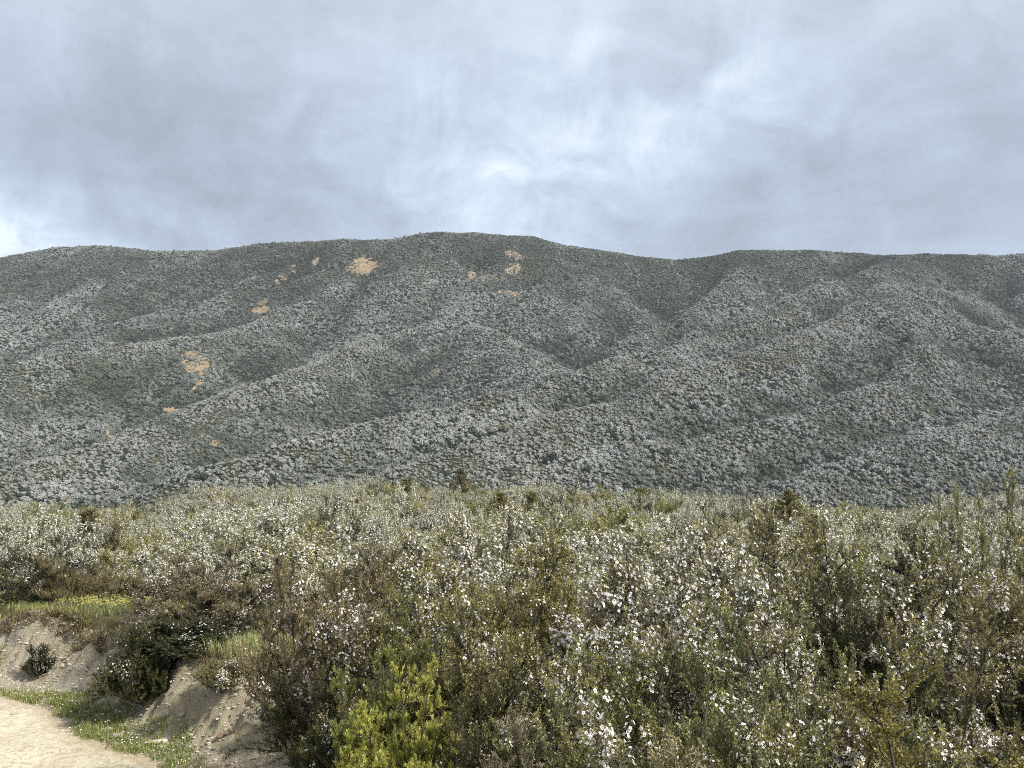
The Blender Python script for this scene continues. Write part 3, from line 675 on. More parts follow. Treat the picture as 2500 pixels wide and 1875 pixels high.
PLANTS = [  # key, px, py of the top, distance, width px, label, category, name
 ('flowery', 4, 548, 22.5, 80, 'white flowering shrub at the far end of the clay bank, beside the dark thicket', 'shrub', 'manuka_shrub'),
 ('dark_plain', 42, 540, 22.8, 90, 'dark shadowy shrub on the bank top behind the grass edge', 'shrub', 'manuka_shrub'),
 ('brown', 78, 556, 21.8, 56, 'golden brown broom-like shrub standing on the bank edge beside the grass', 'shrub', 'manuka_shrub'),
 ('brown', 100, 568, 22.6, 40, 'smaller golden brown shrub behind the grass of the bank top', 'shrub', 'manuka_shrub'),
 ('bronze', 190, 560, 18.0, 110, 'wide bronze-tipped shrub with scattered white flowers at the yellow flower patch', 'shrub', 'manuka_shrub'),
 ('bronze_two', 238, 548, 17.6, 110, 'tall bronze shrub rising behind the drooping bank shrub', 'shrub', 'manuka_shrub'),
 ('dark_small', 158, 620, 16.3, 84, 'dark dense shrub drooping over the clay bank, dotted with white flowers', 'shrub', 'manuka_shrub'),
 ('dark_small', 196, 616, 16.4, 92, 'dark flowering shrub joining the drooping bank shrub to the bronze ones', 'shrub', 'manuka_shrub'),
 ('dark_small', 47, 642, 18.9, 24, 'small round dark bush clinging to the clay bank face', 'bush', 'manuka_shrub'),
 ('dark_plain', 212, 600, 17.0, 90, 'dark leafy shrub in the hollow between the bronze shrubs', 'shrub', 'manuka_shrub'),
 ('low_flowery', 228, 656, 15.0, 58, 'low sprawling shrub with white flowers on the rim of the sandy bank', 'shrub', 'manuka_shrub'),
 ('lime', 288, 674, 13.9, 40, 'small yellow-green bush on the rim of the sandy bank', 'bush', 'heath_bush'),
 ('bronze', 338, 568, 12.0, 95, 'orange-tipped shrub laden with white flowers at the bend of the bank', 'shrub', 'manuka_shrub'),
 ('bronze', 372, 580, 11.2, 85, 'arching bronze shrub with some flowers in front of the orange-tipped shrub', 'shrub', 'manuka_shrub'),
 ('dark', 350, 630, 11.4, 80, 'dark twiggy shrub overhanging the sandy bank', 'shrub', 'manuka_shrub'),
 ('dark', 352, 672, 10.0, 80, 'shaded dark shrub left of the bright yellow-green bush', 'shrub', 'manuka_shrub'),
 ('brown', 346, 545, 18.0, 95, 'rounded olive brown shrub behind the orange-tipped one', 'shrub', 'manuka_shrub'),
 ('flowery', 408, 550, 10.6, 120, 'large white flowering shrub behind the bright yellow-green bush', 'shrub', 'manuka_shrub'),
 ('flowery_two', 436, 585, 9.8, 110, 'open branched flowering shrub over the dark hollow', 'shrub', 'manuka_shrub'),
 ('blossom', 494, 516, 16.0, 52, 'tall narrow shrub covered in white blossom rising from the scrub', 'shrub', 'manuka_shrub'),
 ('olive', 522, 540, 13.0, 84, 'yellow-olive shrub with a pointed top in the middle of the scrub', 'shrub', 'manuka_shrub'),
 ('dark_plain', 550, 545, 15.0, 60, 'dark green shrub touching the pointed yellow-olive shrub', 'shrub', 'manuka_shrub'),
 ('moss', 388, 648, 9.2, 62, 'deeper green soft-needled bush behind the bright yellow-green bush', 'bush', 'heath_bush'),
 ('lime', 402, 674, 7.9, 122, 'bright yellow-green soft-needled bush in front of the scrub', 'bush', 'heath_bush'),
 ('olive', 500, 606, 9.0, 120, 'olive shrub over the dark hollow beside the bright bush', 'shrub', 'manuka_shrub'),
 ('bronze_two', 500, 720, 6.6, 90, 'low bronze shrub with a few large white flowers beside the bright bush', 'shrub', 'manuka_shrub'),
 ('dark_plain', 468, 700, 8.0, 90, 'dark low shrub in the hollow beside the bright yellow-green bush', 'shrub', 'manuka_shrub'),
 ('flowery', 584, 572, 13.6, 80, 'pale flowering shrub between two olive shrubs', 'shrub', 'manuka_shrub'),
 ('gold', 560, 600, 9.5, 110, 'golden olive shrub with a flat crown in the middle of the scrub', 'shrub', 'manuka_shrub'),
 ('olive', 575, 650, 7.4, 130, 'broad olive shrub over shaded bare stems', 'shrub', 'manuka_shrub'),
 ('bronze', 622, 566, 10.4, 100, 'orange-tinged shrub beside the densely blossoming one', 'shrub', 'manuka_shrub'),
 ('blossom', 672, 545, 9.4, 130, 'shrub smothered in pinkish white blossom, the densest of all', 'shrub', 'manuka_shrub'),
 ('blossom', 704, 562, 8.8, 100, 'second densely blossoming shrub, merging with the densest one', 'shrub', 'manuka_shrub'),
 ('flowery_two', 640, 640, 7.2, 140, 'dark-bodied flowering shrub over the black hollow', 'shrub', 'manuka_shrub'),
 ('flowery_two', 700, 650, 6.7, 150, 'tangled shrub with many single white flowers over the black hollow', 'shrub', 'manuka_shrub'),
 ('spindly', 752, 500, 10.6, 90, 'tall thin shrub with a bare dark trunk standing above the scrub', 'shrub', 'manuka_shrub'),
 ('spindly', 790, 512, 10.8, 80, 'leaning spindly shrub beside the bare dark trunk', 'shrub', 'manuka_shrub'),
 ('flowery', 812, 540, 10.8, 90, 'dark green shrub crowned with clusters of white flowers', 'shrub', 'manuka_shrub'),
 ('olive', 868, 524, 11.2, 90, 'tall olive brown shrub with few flowers behind the flowering ones', 'shrub', 'manuka_shrub'),
 ('flowery', 912, 532, 10.6, 80, 'tall shrub with trailing strings of white flowers', 'shrub', 'manuka_shrub'),
 ('dark_plain', 862, 575, 10.0, 90, 'dark green shaded shrub under the tall olive one', 'shrub', 'manuka_shrub'),
 ('spire', 949, 488, 9.6, 40, 'slender upright stem with white flowers rising above the scrub', 'shrub', 'manuka_shrub'),
 ('spire', 983, 472, 9.2, 46, 'tallest slender spire-like stem, reaching above the terrace edge', 'shrub', 'manuka_shrub'),
 ('dark', 968, 560, 9.4, 90, 'dark green shrub at the foot of the slender spires', 'shrub', 'manuka_shrub'),
 ('flowery', 1020, 530, 9.0, 80, 'flowering shrub cut by the frame beside the tallest spire', 'shrub', 'manuka_shrub'),
 ('olive', 1040, 512, 12.5, 80, 'yellow-green shrub top at the frame edge beyond the tallest spire', 'shrub', 'manuka_shrub'),
 ('flowery_two', 775, 600, 7.4, 150, 'green shrub dense with white flowers in front of the bare dark trunk', 'shrub', 'manuka_shrub'),
 ('flowery', 846, 612, 7.2, 150, 'broad green flowering shrub, largest of the near ones', 'shrub', 'manuka_shrub'),
 ('flowery_two', 905, 640, 6.6, 120, 'light green flowering shrub beside the thin brown-leaved one', 'shrub', 'manuka_shrub'),
 ('spindly', 936, 590, 6.4, 110, 'thin open shrub with a bare stem and brown-green leaves', 'shrub', 'manuka_shrub'),
 ('flowery', 810, 680, 5.6, 150, 'low near shrub with large white flowers and light green leaves', 'shrub', 'manuka_shrub'),
 ('flowery_two', 725, 715, 5.3, 140, 'low near shrub with scattered flowers at the black hollow', 'shrub', 'manuka_shrub'),
 ('olive_two', 765, 722, 4.9, 120, 'low yellow-green shrub under the large flowered one', 'shrub', 'manuka_shrub'),
 ('gold', 985, 620, 6.0, 150, 'golden orange leaved shrub at the frame edge', 'shrub', 'manuka_shrub'),
 ('gold_two', 925, 690, 4.9, 150, 'near golden shrub with orange twigs', 'shrub', 'manuka_shrub'),
 ('gold', 1010, 700, 4.8, 130, 'near golden green shrub in the corner of the scrub', 'shrub', 'manuka_shrub'),
 ('olive', 860, 735, 4.7, 120, 'near dark olive shrub between the large flowered and golden shrubs', 'shrub', 'manuka_shrub'),
]
placed = []
for key, px, py, Y, wpx, lab, cat, nm in PLANTS:
    x, y, ztop = at(px, py, Y)
    zg = float(ground_z(np.array(x), np.array(y)))
    H = max(ztop-zg, .25)*(1.0 if key in ('spindly', 'spire') else .97); W = wpx/F*Y*(1.0 if key in ('lime', 'moss', 'spire', 'dark_small', 'low_flowery') else 1.25)
    plant_at(key, x, y, H, W, lab, cat, nm)
    placed.append((x, y, W*.5))
# dead sapling on the bank
x, y, zt = at(124, 606, 17.3)
plant_at('dead', x, y, zt-float(ground_z(np.array(x), np.array(y))), .75, 'bare dead sapling beside the yellow flower patch', 'dead sapling', 'dead_sapling')
x, y, zt = at(212, 742, 13.6)
plant_at('dead', x, y, .28, .75, 'heap of grey dead twigs on the foot of the sandy bank', 'brushwood', 'dead_brush')

# ------------------------------------------------------------------ terrace scrub: individual shrubs, then the rest as one mass
lodkw = dict(lod=True, nstem=11, nbranch=7, ntwig=7, leaf_per=15, leaf=(.06, .019), twig_len=(.14, .34), flower_size=.017, up=1.0, srad=.009)
LOD = [joined('s', 'pale', shrub_parts(31, flower=.95, flower_per=9, **lodkw)), joined('s', 'pale', shrub_parts(32, flower=.8, flower_per=8, **lodkw)), joined('s', 'pale', shrub_parts(33, flower=.6, flower_per=8, **lodkw)),
       joined('s', 'olive', shrub_parts(34, flower=.45, flower_per=7, **lodkw)), joined('s', 'olive', shrub_parts(35, flower=.15, flower_per=6, **lodkw)), joined('s', 'brown', shrub_parts(36, flower=.12, flower_per=6, **lodkw)),
       joined('s', 'dark', shrub_parts(37, flower=.25, flower_per=6, **lodkw)), joined('s', 'green', shrub_parts(38, flower=.1, flower_per=6, **lodkw))]
LODW = [.24, .18, .12, .13, .11, .07, .10, .05]
LODL = ['pale shrub white with blossom', 'pale shrub with much white blossom', 'grey-green shrub with some white blossom', 'olive shrub with white flowered sprays', 'plain olive shrub', 'brown twiggy shrub', 'dark green shrub', 'fresh green shrub']
rng = np.random.default_rng(77)
pts = []; y = 13.0
while y < 112:
    sp = 1.05+.25*min(1, y/60); hw = .60*y+4
    n = int(2*hw/sp)
    pts.append(np.stack([np.linspace(-hw, hw, n)+rng.uniform(-.5, .5, n)*sp, y+rng.uniform(-.5, .5, n)*sp], 1)); y += sp
pts = np.concatenate(pts)
s, run = edge_sd(pts[:, 0], pts[:, 1])
ok = (s > 3.4) & ((s > 5.0) | (pts[:, 0] > -4))
# the grassy shelf with the yellow flowers stays open
ok &= ~((pts[:, 0] > -11.5) & (pts[:, 0] < -5.5) & (pts[:, 1] < 21.8))
for (x, y, r) in placed: ok &= (np.hypot(pts[:, 0]-x, pts[:, 1]-y) > r*.75)
pts = pts[ok]; pz = ground_z(pts[:, 0], pts[:, 1], False)
u = pts[:, 0]/pts[:, 1]
infr = np.abs(u) < .53
dist = np.hypot(pts[:, 0], pts[:, 1])
kindn = fbm(pts[:, 0]*.22, pts[:, 1]*.22, 121, 2)
rngk = rng.uniform(0, 1, len(pts))
cum = np.cumsum(LODW)
shift = np.clip(rngk+.9*(kindn-.5), 0, .999)
kd = np.searchsorted(cum, shift); kd = np.minimum(kd, 7)
order = np.argsort(np.where(infr, dist, 1e6)); N_IND = 215
ind = order[:N_IND]; rest = np.setdiff1d(np.arange(len(pts)), ind)
sizes = rng.uniform(.6, 1.3, len(pts))*(1+1.3*(fbm(pts[:, 0]*.3, pts[:, 1]*.3, 131, 2)-.5))
for i in ind:
    o = link(bpy.data.objects.new('terrace_shrub', LOD[kd[i]]))
    o.location = (pts[i, 0], pts[i, 1], pz[i]-.05); o.rotation_euler = (0, 0, rng.uniform(0, 6.28))
    sx = sizes[i]*rng.uniform(.85, 1.2)*.92; o.scale = (sx, sx, sizes[i]*.92)
    o['category'] = 'shrub'; o['group'] = LODL[kd[i]]+'s of the terrace'
    o['label'] = LODL[kd[i]]+' in the scrub behind the near bushes'
srcs = [bpy.data.objects.new('scrub_source', m) for m in LOD]
def scatter_pick(name, pts3, scale, pick, sources, **props):
    o = scatter_object(name, pts3, scale, np.full(len(pts3), .5), sources, seed=9, tilt=.05, flat=1.0, **props)
    o.data.attributes['pick'].data.foreach_set('value', np.asarray(pick, np.int32)); return o
scatter_pick('scrub', np.stack([pts[rest, 0], pts[rest, 1], pz[rest]-.05], 1), sizes[rest]*.95, kd[rest], srcs, kind='stuff', label='pale flowering scrub covering the far part of the terrace')
print('scrub', len(pts), time.time()-T0)

# taller dark shrubs breaking the terrace skyline
def cone_tree(seed, leafm, H=2.6, W=1.3):
    rng = np.random.default_rng(seed)
    nb = 150; t = rng.uniform(.06, 1, nb)**.85; a = rng.uniform(0, 6.28, nb)
    Lb = W*.5*(1.05-t)**.8*rng.uniform(.6, 1.2, nb)+.06
    st = np.stack([np.zeros(nb), np.zeros(nb), t*H*.97], 1); dr = np.stack([np.cos(a), np.sin(a), np.full(nb, .45)], 1)
    B = grow(rng, st, dr, Lb, 4, .1, .5); tr = grow(rng, np.array([[0, 0, -.1]]), np.array([[0, 0, 1.]]), np.array([H+.1]), 8, .02, 0)
    V1, Q1 = tubes(tr, np.array([.04]), np.array([.008]), 6); V2, Q2 = tubes(B, np.full(nb, .008), np.full(nb, .003), 3)
    cnt = (30*Lb/np.mean(Lb)).astype(int)+6; il = np.repeat(np.arange(nb), cnt); t2 = rng.uniform(.1, 1, len(il)); p, d = along(B[il], t2)
    o = norm(rng.normal(0, 1, (len(il), 3))); ld = norm(d*.7+o*.7+np.array([0, 0, .4])); L = rng.uniform(.07, .15, len(il)); w = L*.3
    sd = norm(np.cross(ld, rng.normal(0, 1, (len(il), 3)))); mid = p+ld*(L*.5)[:, None]
    V = np.stack([p, mid+sd*w[:, None]*.5, p+ld*L[:, None], mid-sd*w[:, None]*.5], 1).reshape(-1, 3)
    parts = {'branches': (np.concatenate([V1, V2]), [np.concatenate([Q1, Q2+len(V1)])]), 'foliage': (V, [np.arange(len(V)).reshape(-1, 4)], np.clip(rng.normal(.45, .2, len(il)), 0, 1))}
    return parts
for k, (a, b) in enumerate((('olive', 'cone_dark'), ('brown', 'cone_brown'), ('green', 'cone_green'), ('gold', 'cone_gold'))):
    proto(b, a, cone_tree(60+k, a, 2.2, 1.9), 2.2, 1.9)
EMERG = [
 ('cone_dark', 408, 474, 82, 24, 'dark bushy tree on the terrace edge below the grey gully'), ('cone_brown', 461, 464, 84, 14, 'thin brown tree, tallest on the middle of the terrace edge'),
 ('cone_dark', 500, 488, 62, 20, 'dark green cone-shaped tree in the scrub below the terrace edge'), ('cone_gold', 532, 487, 60, 18, 'yellow-green pointed tree beside the dark cone-shaped one'),

 ('cone_green', 640, 483, 78, 20, 'rounded olive green tree on the terrace edge'), ('cone_dark', 787, 486, 52, 26, 'dark pointed tree behind the tall spindly shrub'),
 ('cone_green', 536, 512, 26, 30, 'fresh green bush behind the narrow white blossoming shrub'),
 ('cone_brown', 92, 505, 32, 26, 'dark brown upright bush standing over the pale scrub'),
]
for key, px, py, Y, wpx, lab in EMERG:
    x, y, zt = at(px, py, Y); zg = float(ground_z(np.array(x), np.array(y), False))
    zt -= 5/F*Y
    plant_at(key, x, y, max(zt-zg, 1.2), max(wpx/F*Y*1.4, .9), lab, 'small tree', 'young_tree', z=zg)

# ------------------------------------------------------------------ grass, flowers, stones
def grass_mesh(name, pts, hmin, hmax, mat, seed, wid=.007, tint0=.35, blades=7, lean=.5):
    rng = np.random.default_rng(seed); n = len(pts)*blades
    b = np.repeat(pts, blades, 0)+np.concatenate([rng.normal(0, .03, (n, 2)), np.zeros((n, 1))], 1)
    h = rng.uniform(hmin, hmax, n); a = rng.uniform(0, 6.28, n); ln = rng.uniform(.1, lean, n)
    d = np.stack([np.cos(a)*ln, np.sin(a)*ln, np.ones(n)], 1); a2 = a+1.57+rng.normal(0, .3, n)
    s = np.stack([np.cos(a2), np.sin(a2), np.zeros(n)], 1)*wid*.5
    m = b+d*(h*.55)[:, None]; t = b+d*h[:, None]*np.array([1.5, 1.5, .9])
    V = np.stack([b-s, b+s, m+s*.8, m-s*.8, t], 1).reshape(-1, 3); i = np.arange(n)*5
    Q = np.stack([i, i+1, i+2, i+3], 1); T = np.stack([i+3, i+2, i+4], 1)
    tn = np.clip(rng.normal(tint0, .2, n)+np.repeat(rng.normal(0, .12, len(pts)), blades), 0, 1)
    return make_mesh(name, V, [Q, T], [mat], attrs={'tint': ('FACE', np.concatenate([tn, tn]))})
rng = np.random.default_rng(300)
gp = np.stack([rng.uniform(BX0, BX1, 90000), rng.uniform(9, 26, 90000)], 1)
s, run = edge_sd(gp[:, 0], gp[:, 1])
patch = fbm(gp[:, 0]*.8, gp[:, 1]*.8, 141, 3)
verge = (s > -.2+.8*(patch-.5)) & (s < .6+1.6*(patch-.5)) & (patch > .36) & (rng.uniform(0, 1, len(gp)) < .45+3*(patch-.36))
shelf = (s > 1.55+.6*(patch-.5)) & (s < 6) & (patch > .40)
fr = (rng.uniform(0, 1, len(gp)) < .25+1.2*np.clip(fbm(gp[:, 0]*2, gp[:, 1]*2, 181, 3)-.35, 0, .6))
sel = (verge | (shelf & fr)) & (gp[:, 0]/gp[:, 1] > -.62)
g3 = gp[sel]; g3 = np.concatenate([g3, ground_z(g3[:, 0], g3[:, 1])[:, None]], 1)
isv = (s[sel] < 1.1)
v = np.concatenate([g3[isv]])
obj('grass', grass_mesh('grass', v, .04, .13, M['grass'], 301, wid=.008, tint0=.35), kind='stuff', label='short green grass along the road verge')
obj('grass', grass_mesh('grass', g3[~isv], .04, .15, M['grass'], 302, wid=.009, tint0=.6, blades=6), kind='stuff', label='longer yellowing grass on the bank top')
# brown turf and roots hanging over the lip of the bank
lp = np.stack([rng.uniform(BX0, BX1, 60000), rng.uniform(9, 26, 60000)], 1)
s, run = edge_sd(lp[:, 0], lp[:, 1]); lip = 1.55+.5*(fbm(run*.45, run*0+2.2, 11, 3)-.5)+.5*(fbm(run*1.7, run*0+5, 12, 2)-.5)
lp = lp[(np.abs(s-lip) < .16) & (fbm(run*1.3, s*.5, 13, 2) > .36)]
lp = np.concatenate([lp, ground_z(lp[:, 0], lp[:, 1])[:, None]], 1)
obj('grass', grass_mesh('grass', lp, .05, .17, M['turf'], 310, wid=.011, tint0=.4, lean=1.6, blades=9), kind='stuff', label='brown turf and roots fringing the lip of the bank')
# tiny white daisies in the verge, yellow flowers on the shelf
def dots(name, pts, r, mat, seed, label):
    rng = np.random.default_rng(seed); n = len(pts); k = 6; a = np.arange(k)*2*np.pi/k
    u = norm(np.stack([np.ones(n), rng.normal(0, .3, n), rng.normal(0, .3, n)], 1)); nr = norm(np.stack([rng.normal(0, .3, n), rng.normal(-.3, .3, n), np.ones(n)], 1)); w = norm(np.cross(nr, u)); u = np.cross(w, nr)
    rr = r*rng.uniform(.6, 1.2, n)
    V = (pts[:, None]+rr[:, None, None]*(u[:, None]*np.cos(a)[None, :, None]+w[:, None]*np.sin(a)[None, :, None])).reshape(-1, 3)
    return obj(name, make_mesh(name, V, [np.arange(n*k).reshape(-1, k)], [mat], attrs={'tint': ('FACE', rng.uniform(.1, 1, n))}), kind='stuff', label=label)
q = v[rng.choice(len(v), 420)]+np.stack([rng.normal(0, .1, 420), rng.normal(0, .1, 420), rng.uniform(.05, .12, 420)], 1)
dots('daisies', q, .012, M['petal'], 303, 'tiny white daisies in the verge grass')
n = 1500; a = rng.uniform(0, 6.28, n); rr = np.sqrt(rng.uniform(0, 1, n))
cx, cy, _ = at(127, 602, 20.6)
fx = cx+np.cos(a)*rr*1.35; fy = cy+np.sin(a)*rr*.95; k = fbm(fx*2, fy*2, 151, 2)+(1-rr)*.5 > .5; fx, fy = fx[k], fy[k]
fz = ground_z(fx, fy)+.16+.12*fbm(fx*3, fy*3, 5, 2)+rng.uniform(-.04, .06, len(fx))
dots('yellow_flowers', np.stack([fx, fy, fz], 1), .016, M['yellowflower'], 304, 'bright yellow flower patch on the grassy bank top')
gg = np.stack([fx, fy, ground_z(fx, fy)], 1)[::3]
obj('grass', grass_mesh('grass', gg, .14, .28, M['grass'], 305, tint0=.35, blades=6), kind='stuff', label='green stalks under the yellow flower patch')
# tussock in the hollow beside the bright bush, grass at the foot of the near scrub
tp = []
for (px, py, Y, r, nn) in ((460, 722, 7.6, .28, 260), (305, 740, 10.2, .5, 500), (545, 755, 6.8, .3, 260), (250, 640, 16.2, .6, 220), (330, 750, 9.5, .5, 400)):
    x, y, _ = at(px, py, Y); a = rng.uniform(0, 6.28, nn); q = r*np.sqrt(rng.uniform(0, 1, nn)); xx = x+np.cos(a)*q; yy = y+np.sin(a)*q
    tp.append(np.stack([xx, yy, ground_z(xx, yy)], 1))
obj('grass', grass_mesh('grass', np.concatenate(tp), .12, .34, M['grass'], 306, wid=.006, tint0=.5, lean=.8), kind='stuff', label='long rank grass at the feet of the near shrubs')

# loose gravel on road and bank
def rock_mesh(seed, mat, sub=2):
    import bmesh
    bm = bmesh.new(); bmesh.ops.create_icosphere(bm, subdivisions=sub, radius=1); r = random.Random(seed)
    pl = [(norm(np.array([r.gauss(0, 1) for _ in range(3)])), r.uniform(.55, .9)) for _ in range(9)]
    for v_ in bm.verts:
        c = np.array(v_.co)
        for nrm, dd in pl:
            e = c@nrm-dd
            if e > 0: c = c-nrm*e
        v_.co = c*np.array([1, .75, .5])
    me = bpy.data.meshes.new('stone'); bm.to_mesh(me); bm.free(); me.materials.append(mat); return me
def stone_mat():
    m, t, out = material('pale_stone')
    co = t.new('ShaderNodeTexCoord').outputs['Object']; n = t.noise(co, 2.5, 5)
    c = hsv_random(t, t.ramp(n, [(.3, (.26, .22, .16)), (.7, (.50, .45, .36))]), .01, .35)
    p = t.new('ShaderNodeBsdfPrincipled'); t.put(p.inputs['Base Color'], c); p.inputs['Roughness'].default_value = .9; t.l.new(p.outputs[0], out.inputs[0]); return m
M['stone'] = stone_mat()
rocks = [bpy.data.objects.new('pebble_source', rock_mesh(k, M['stone'], 1)) for k in range(4)]
gp = np.stack([rng.uniform(-16, -1, 60000), rng.uniform(9, 24, 60000)], 1); s, run = edge_sd(gp[:, 0], gp[:, 1])
pr = np.where(s < -.6, .2+.9*ss(.45, .65, fbm(gp[:, 0]*1.3, gp[:, 1]*1.3, 191, 3)), np.where(s < .5, .9, np.where(s < 1.6, .6, 0)))*(s > -4.5)
gp = gp[rng.uniform(0, 1, len(gp)) < pr]
scatter_object('gravel', np.stack([gp[:, 0], gp[:, 1], ground_z(gp[:, 0], gp[:, 1])+.004], 1), (rng.gamma(2.0, .005, len(gp))+.005)*np.where(edge_sd(gp[:, 0], gp[:, 1])[0] > .3, 1.7, 1), np.full(len(gp), .5), rocks, seed=12, tilt=.3, kind='stuff', label='loose gravel and crumbs of clay on road and bank')
for (px, py, sz, lab, el) in ((124, 732, .12, 'pale flat stone at the edge of the gravel road', 1), (165, 738, .10, 'elongated pale rock half buried in the foot of the bank', 2.3), (226, 731, .075, 'dark brown clod on the sandy bank, upper one of two', 1), (236, 727, .07, 'dark brown clod on the sandy bank beside the upper one', 1), (188, 712, .06, 'small grey rock on the sandy bank under the drooping shrub', 1), (283, 735, .14, 'rusty brown clod at the broken rim of the bank', .8)):
    Ys = np.arange(9, 24, .02); xs_ = (px-512)/F*Ys; zs = -(py-PY0)/F*Ys; hz = ground_z(xs_, Ys); k = np.argmax(hz > zs)
    mm = M['stone']
    if 'brown' in lab: mm = M['claydark'] if 'claydark' in M else M.setdefault('claydark', bark_mat('dark_clod', (.10, .06, .035), (.2, .13, .08)))
    o = obj('stone', rock_mesh(px, mm, 3), category='stone' if 'clod' not in lab else 'clod', label=lab)
    o.location = (xs_[k], Ys[k], hz[k]+sz*.2); o.scale = (sz*el, sz, sz); o.rotation_euler = (rnd.uniform(-.3, .3), rnd.uniform(-.3, .3), rnd.uniform(-.6, .6)+.4)

# ------------------------------------------------------------------ sky, light, haze, camera
SUN_EL, SUN_AZ = 43, 120      # degrees; azimuth clockwise from +Y: right of and a little behind the camera
w = bpy.data.worlds.new('World'); sc.world = w; w.use_nodes = True
t = NT(w.node_tree); t.n.clear()
sky = t.new('ShaderNodeTexSky', sky_type='NISHITA', sun_disc=False, sun_elevation=R(SUN_EL), sun_rotation=R(SUN_AZ), altitude=500)
dirv = t.new('ShaderNodeTexCoord').outputs['Generated']
sep = t.new('ShaderNodeSeparateXYZ'); t.put(sep.inputs[0], dirv)
zc = t.math('MAXIMUM', sep.outputs[2], 0.0)
den = t.math('ADD', zc, .22)
cmb = t.new('ShaderNodeCombineXYZ'); t.put(cmb.inputs[0], t.math('DIVIDE', sep.outputs[0], den)); t.put(cmb.inputs[1], t.math('DIVIDE', sep.outputs[1], den))
wn = t.new('ShaderNodeTexNoise'); t.put(wn.inputs['Vector'], dirv); wn.inputs['Scale'].default_value = 6; wn.inputs['Detail'].default_value = 6; wn.inputs['Roughness'].default_value = .55
warp = t.vmath('SCALE', t.vmath('SUBTRACT', wn.outputs['Color'], (.5, .5, .5))); warp.node.inputs['Scale'].default_value = .11
cv = t.vmath('ADD', cmb.outputs[0], warp)
cl = t.noise(cv, .9, 4, .5, .3); cl2 = t.noise(cv, 3.2, 7, .58, .5); cl3 = t.noise(dirv, 11, 7, .6, .6)
val = t.math('ADD', t.math('MULTIPLY', t.math('SUBTRACT', cl, .5), .7), t.math('MULTIPLY', t.math('SUBTRACT', cl2, .5), .80))
val = t.math('ADD', val, t.math('MULTIPLY', t.math('SUBTRACT', cl3, .5), .16))
BLOBS = [  # px, py, radius px, aspect (x/y), amount: bright and dark masses of the cloud
 (496, 185, 80, 1.7, .15), (560, 170, 75, 1.6, .10), (618, 180, 40, .8, .16), (480, 205, 70, 2.0, .12), (10, 245, 50, 2.2, .60), (210, 225, 55, 2.0, .12), (90, 200, 28, 1.5, .08),
 (110, 150, 110, 1.5, -.36), (300, 170, 90, 1.8, -.24), (215, 195, 70, 1.6, -.12), (890, 205, 130, 2.0, -.32), (740, 165, 60, 1.0, -.10), (400, 60, 90, 1.5, -.06), (60, 30, 90, 2.0, .12), (640, 60, 150, 2.0, .12),
 (760, 100, 60, 1.2, .14), (980, 60, 90, 1.0, -.10), (560, 110, 60, 2.5, .05), (900, 70, 60, 1.5, .05), (340, 232, 60, 3, -.05), (1000, 235, 70, 2.5, .04)]
nv = t.vmath('NORMALIZE', dirv)
wd = t.vmath('ADD', nv, warp); ragged = t.maprange(cl3, .32, .68, .15, 1.75)
for (px, py, r, asp, amt) in BLOBS:
    c = np.array(at(px, py, 1.0)); c = c/np.linalg.norm(c)
    df = t.vmath('SUBTRACT', wd, tuple(c)); sx = r/F
    df = t.vmath('MULTIPLY', df, (1/(sx*asp), 1/(sx*asp), 1/sx))
    dd = t.vmath('DOT_PRODUCT', df, df)
    val = t.math('ADD', val, t.math('MULTIPLY', t.math('EXPONENT', t.math('MULTIPLY', dd, -.7)), t.math('MULTIPLY', ragged, amt*.85) if amt > 0 else amt*.75))
cc = t.ramp(t.math('ADD', val, .48, clamp=True), [(0.0, (.27, .31, .37)), (.35, (.365, .43, .52)), (.6, (.45, .54, .65)), (.85, (.58, .665, .76)), (1, (.70, .77, .83))])
lift = t.maprange(zc, .26, .75, 0.0, 1.0)       # a covered sky is brightest overhead
cc = t.vmath('MULTIPLY', cc, t.mix(lift, (1., 1., 1.), (1.25, 1.1, .98)))
bg1 = t.new('ShaderNodeBackground'); t.l.new(sky.outputs[0], bg1.inputs[0]); bg1.inputs[1].default_value = .06
bg2 = t.new('ShaderNodeBackground'); t.l.new(cc, bg2.inputs[0]); bg2.inputs[1].default_value = 1.0
mx = t.new('ShaderNodeMixShader'); mx.inputs[0].default_value = .94
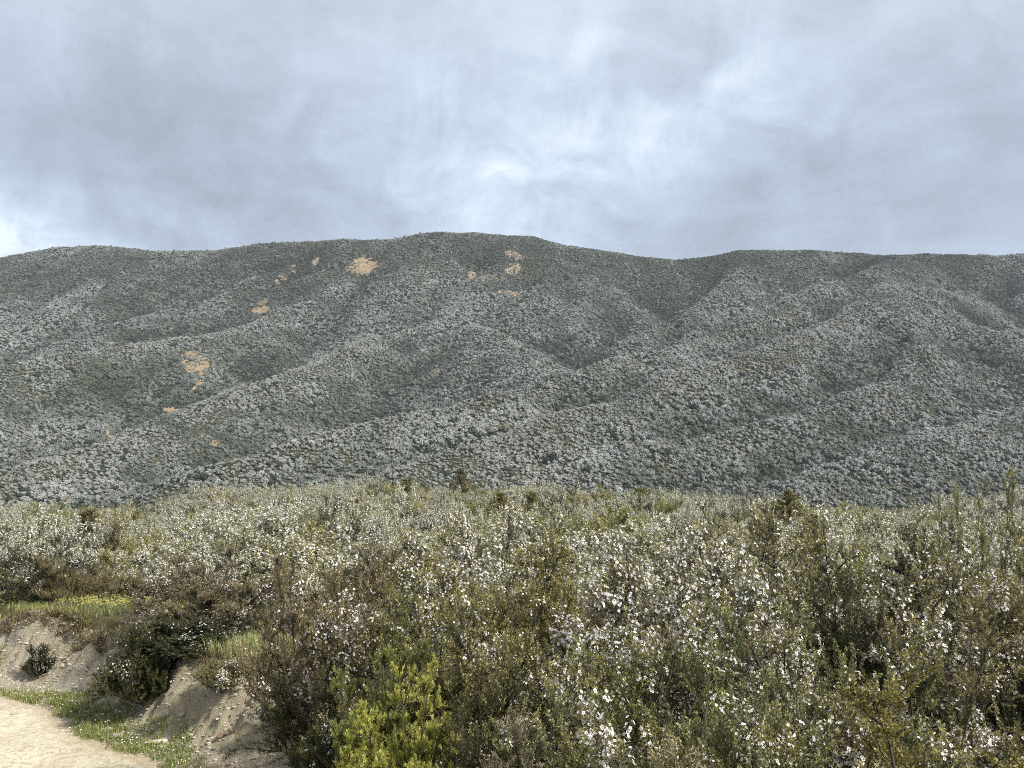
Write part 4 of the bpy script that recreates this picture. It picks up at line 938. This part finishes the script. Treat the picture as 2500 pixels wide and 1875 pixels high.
t.l.new(bg1.outputs[0], mx.inputs[1]); t.l.new(bg2.outputs[0], mx.inputs[2])
wo = t.new('ShaderNodeOutputWorld'); t.l.new(mx.outputs[0], wo.inputs[0])
w.cycles.sampling_method = 'MANUAL'; w.cycles.sample_map_resolution = 512

sl = bpy.data.lights.new('sun', 'SUN'); sl.energy = 5.0; sl.angle = R(6); sl.color = (1, .96, .90)
so = link(bpy.data.objects.new('sun', sl))
so.rotation_euler = (R(90-SUN_EL), 0, R(-SUN_AZ+180))

HAZE = 0.0001
if HAZE:
    m, t, out = material('thin_air')
    v_ = t.new('ShaderNodeVolumePrincipled'); v_.inputs['Color'].default_value = (.80, .88, 1, 1); v_.inputs['Density'].default_value = HAZE
    v_.inputs['Anisotropy'].default_value = .2
    t.l.new(v_.outputs[0], out.inputs['Volume'])
    import bmesh
    bm = bmesh.new(); bmesh.ops.create_cube(bm, size=1); me = bpy.data.meshes.new('haze'); bm.to_mesh(me); bm.free(); me.materials.append(m)
    o = obj('haze', me, kind='stuff', label='thin blue air over the valley'); o.scale = (2700, 2300, 334); o.location = (0, 550, -66+167)

cam = bpy.data.cameras.new('camera'); cam.sensor_width = 36; cam.lens = 36*F/1024; cam.clip_start = .1; cam.clip_end = 12000
co_ = link(bpy.data.objects.new('camera', cam)); co_.location = (0, 0, EYE)
co_.rotation_euler = (R(90)+math.atan((PY0-384)/F), 0, 0)
sc.camera = co_
sc.render.engine = 'CYCLES'
sc.view_settings.view_transform = 'Standard'; sc.view_settings.look = 'None'; sc.view_settings.gamma = 1; sc.view_settings.exposure = 0.5
sc.cycles.use_denoising = False; sc.cycles.denoiser = 'OPENIMAGEDENOISE'; sc.cycles.denoising_input_passes = 'RGB_ALBEDO_NORMAL'
sc.cycles.max_bounces = 5; sc.cycles.diffuse_bounces = 3; sc.cycles.glossy_bounces = 1; sc.cycles.transmission_bounces = 3; sc.cycles.volume_bounces = 0
sc.cycles.use_adaptive_sampling = False; sc.cycles.filter_width = .95
print('done', time.time()-T0)
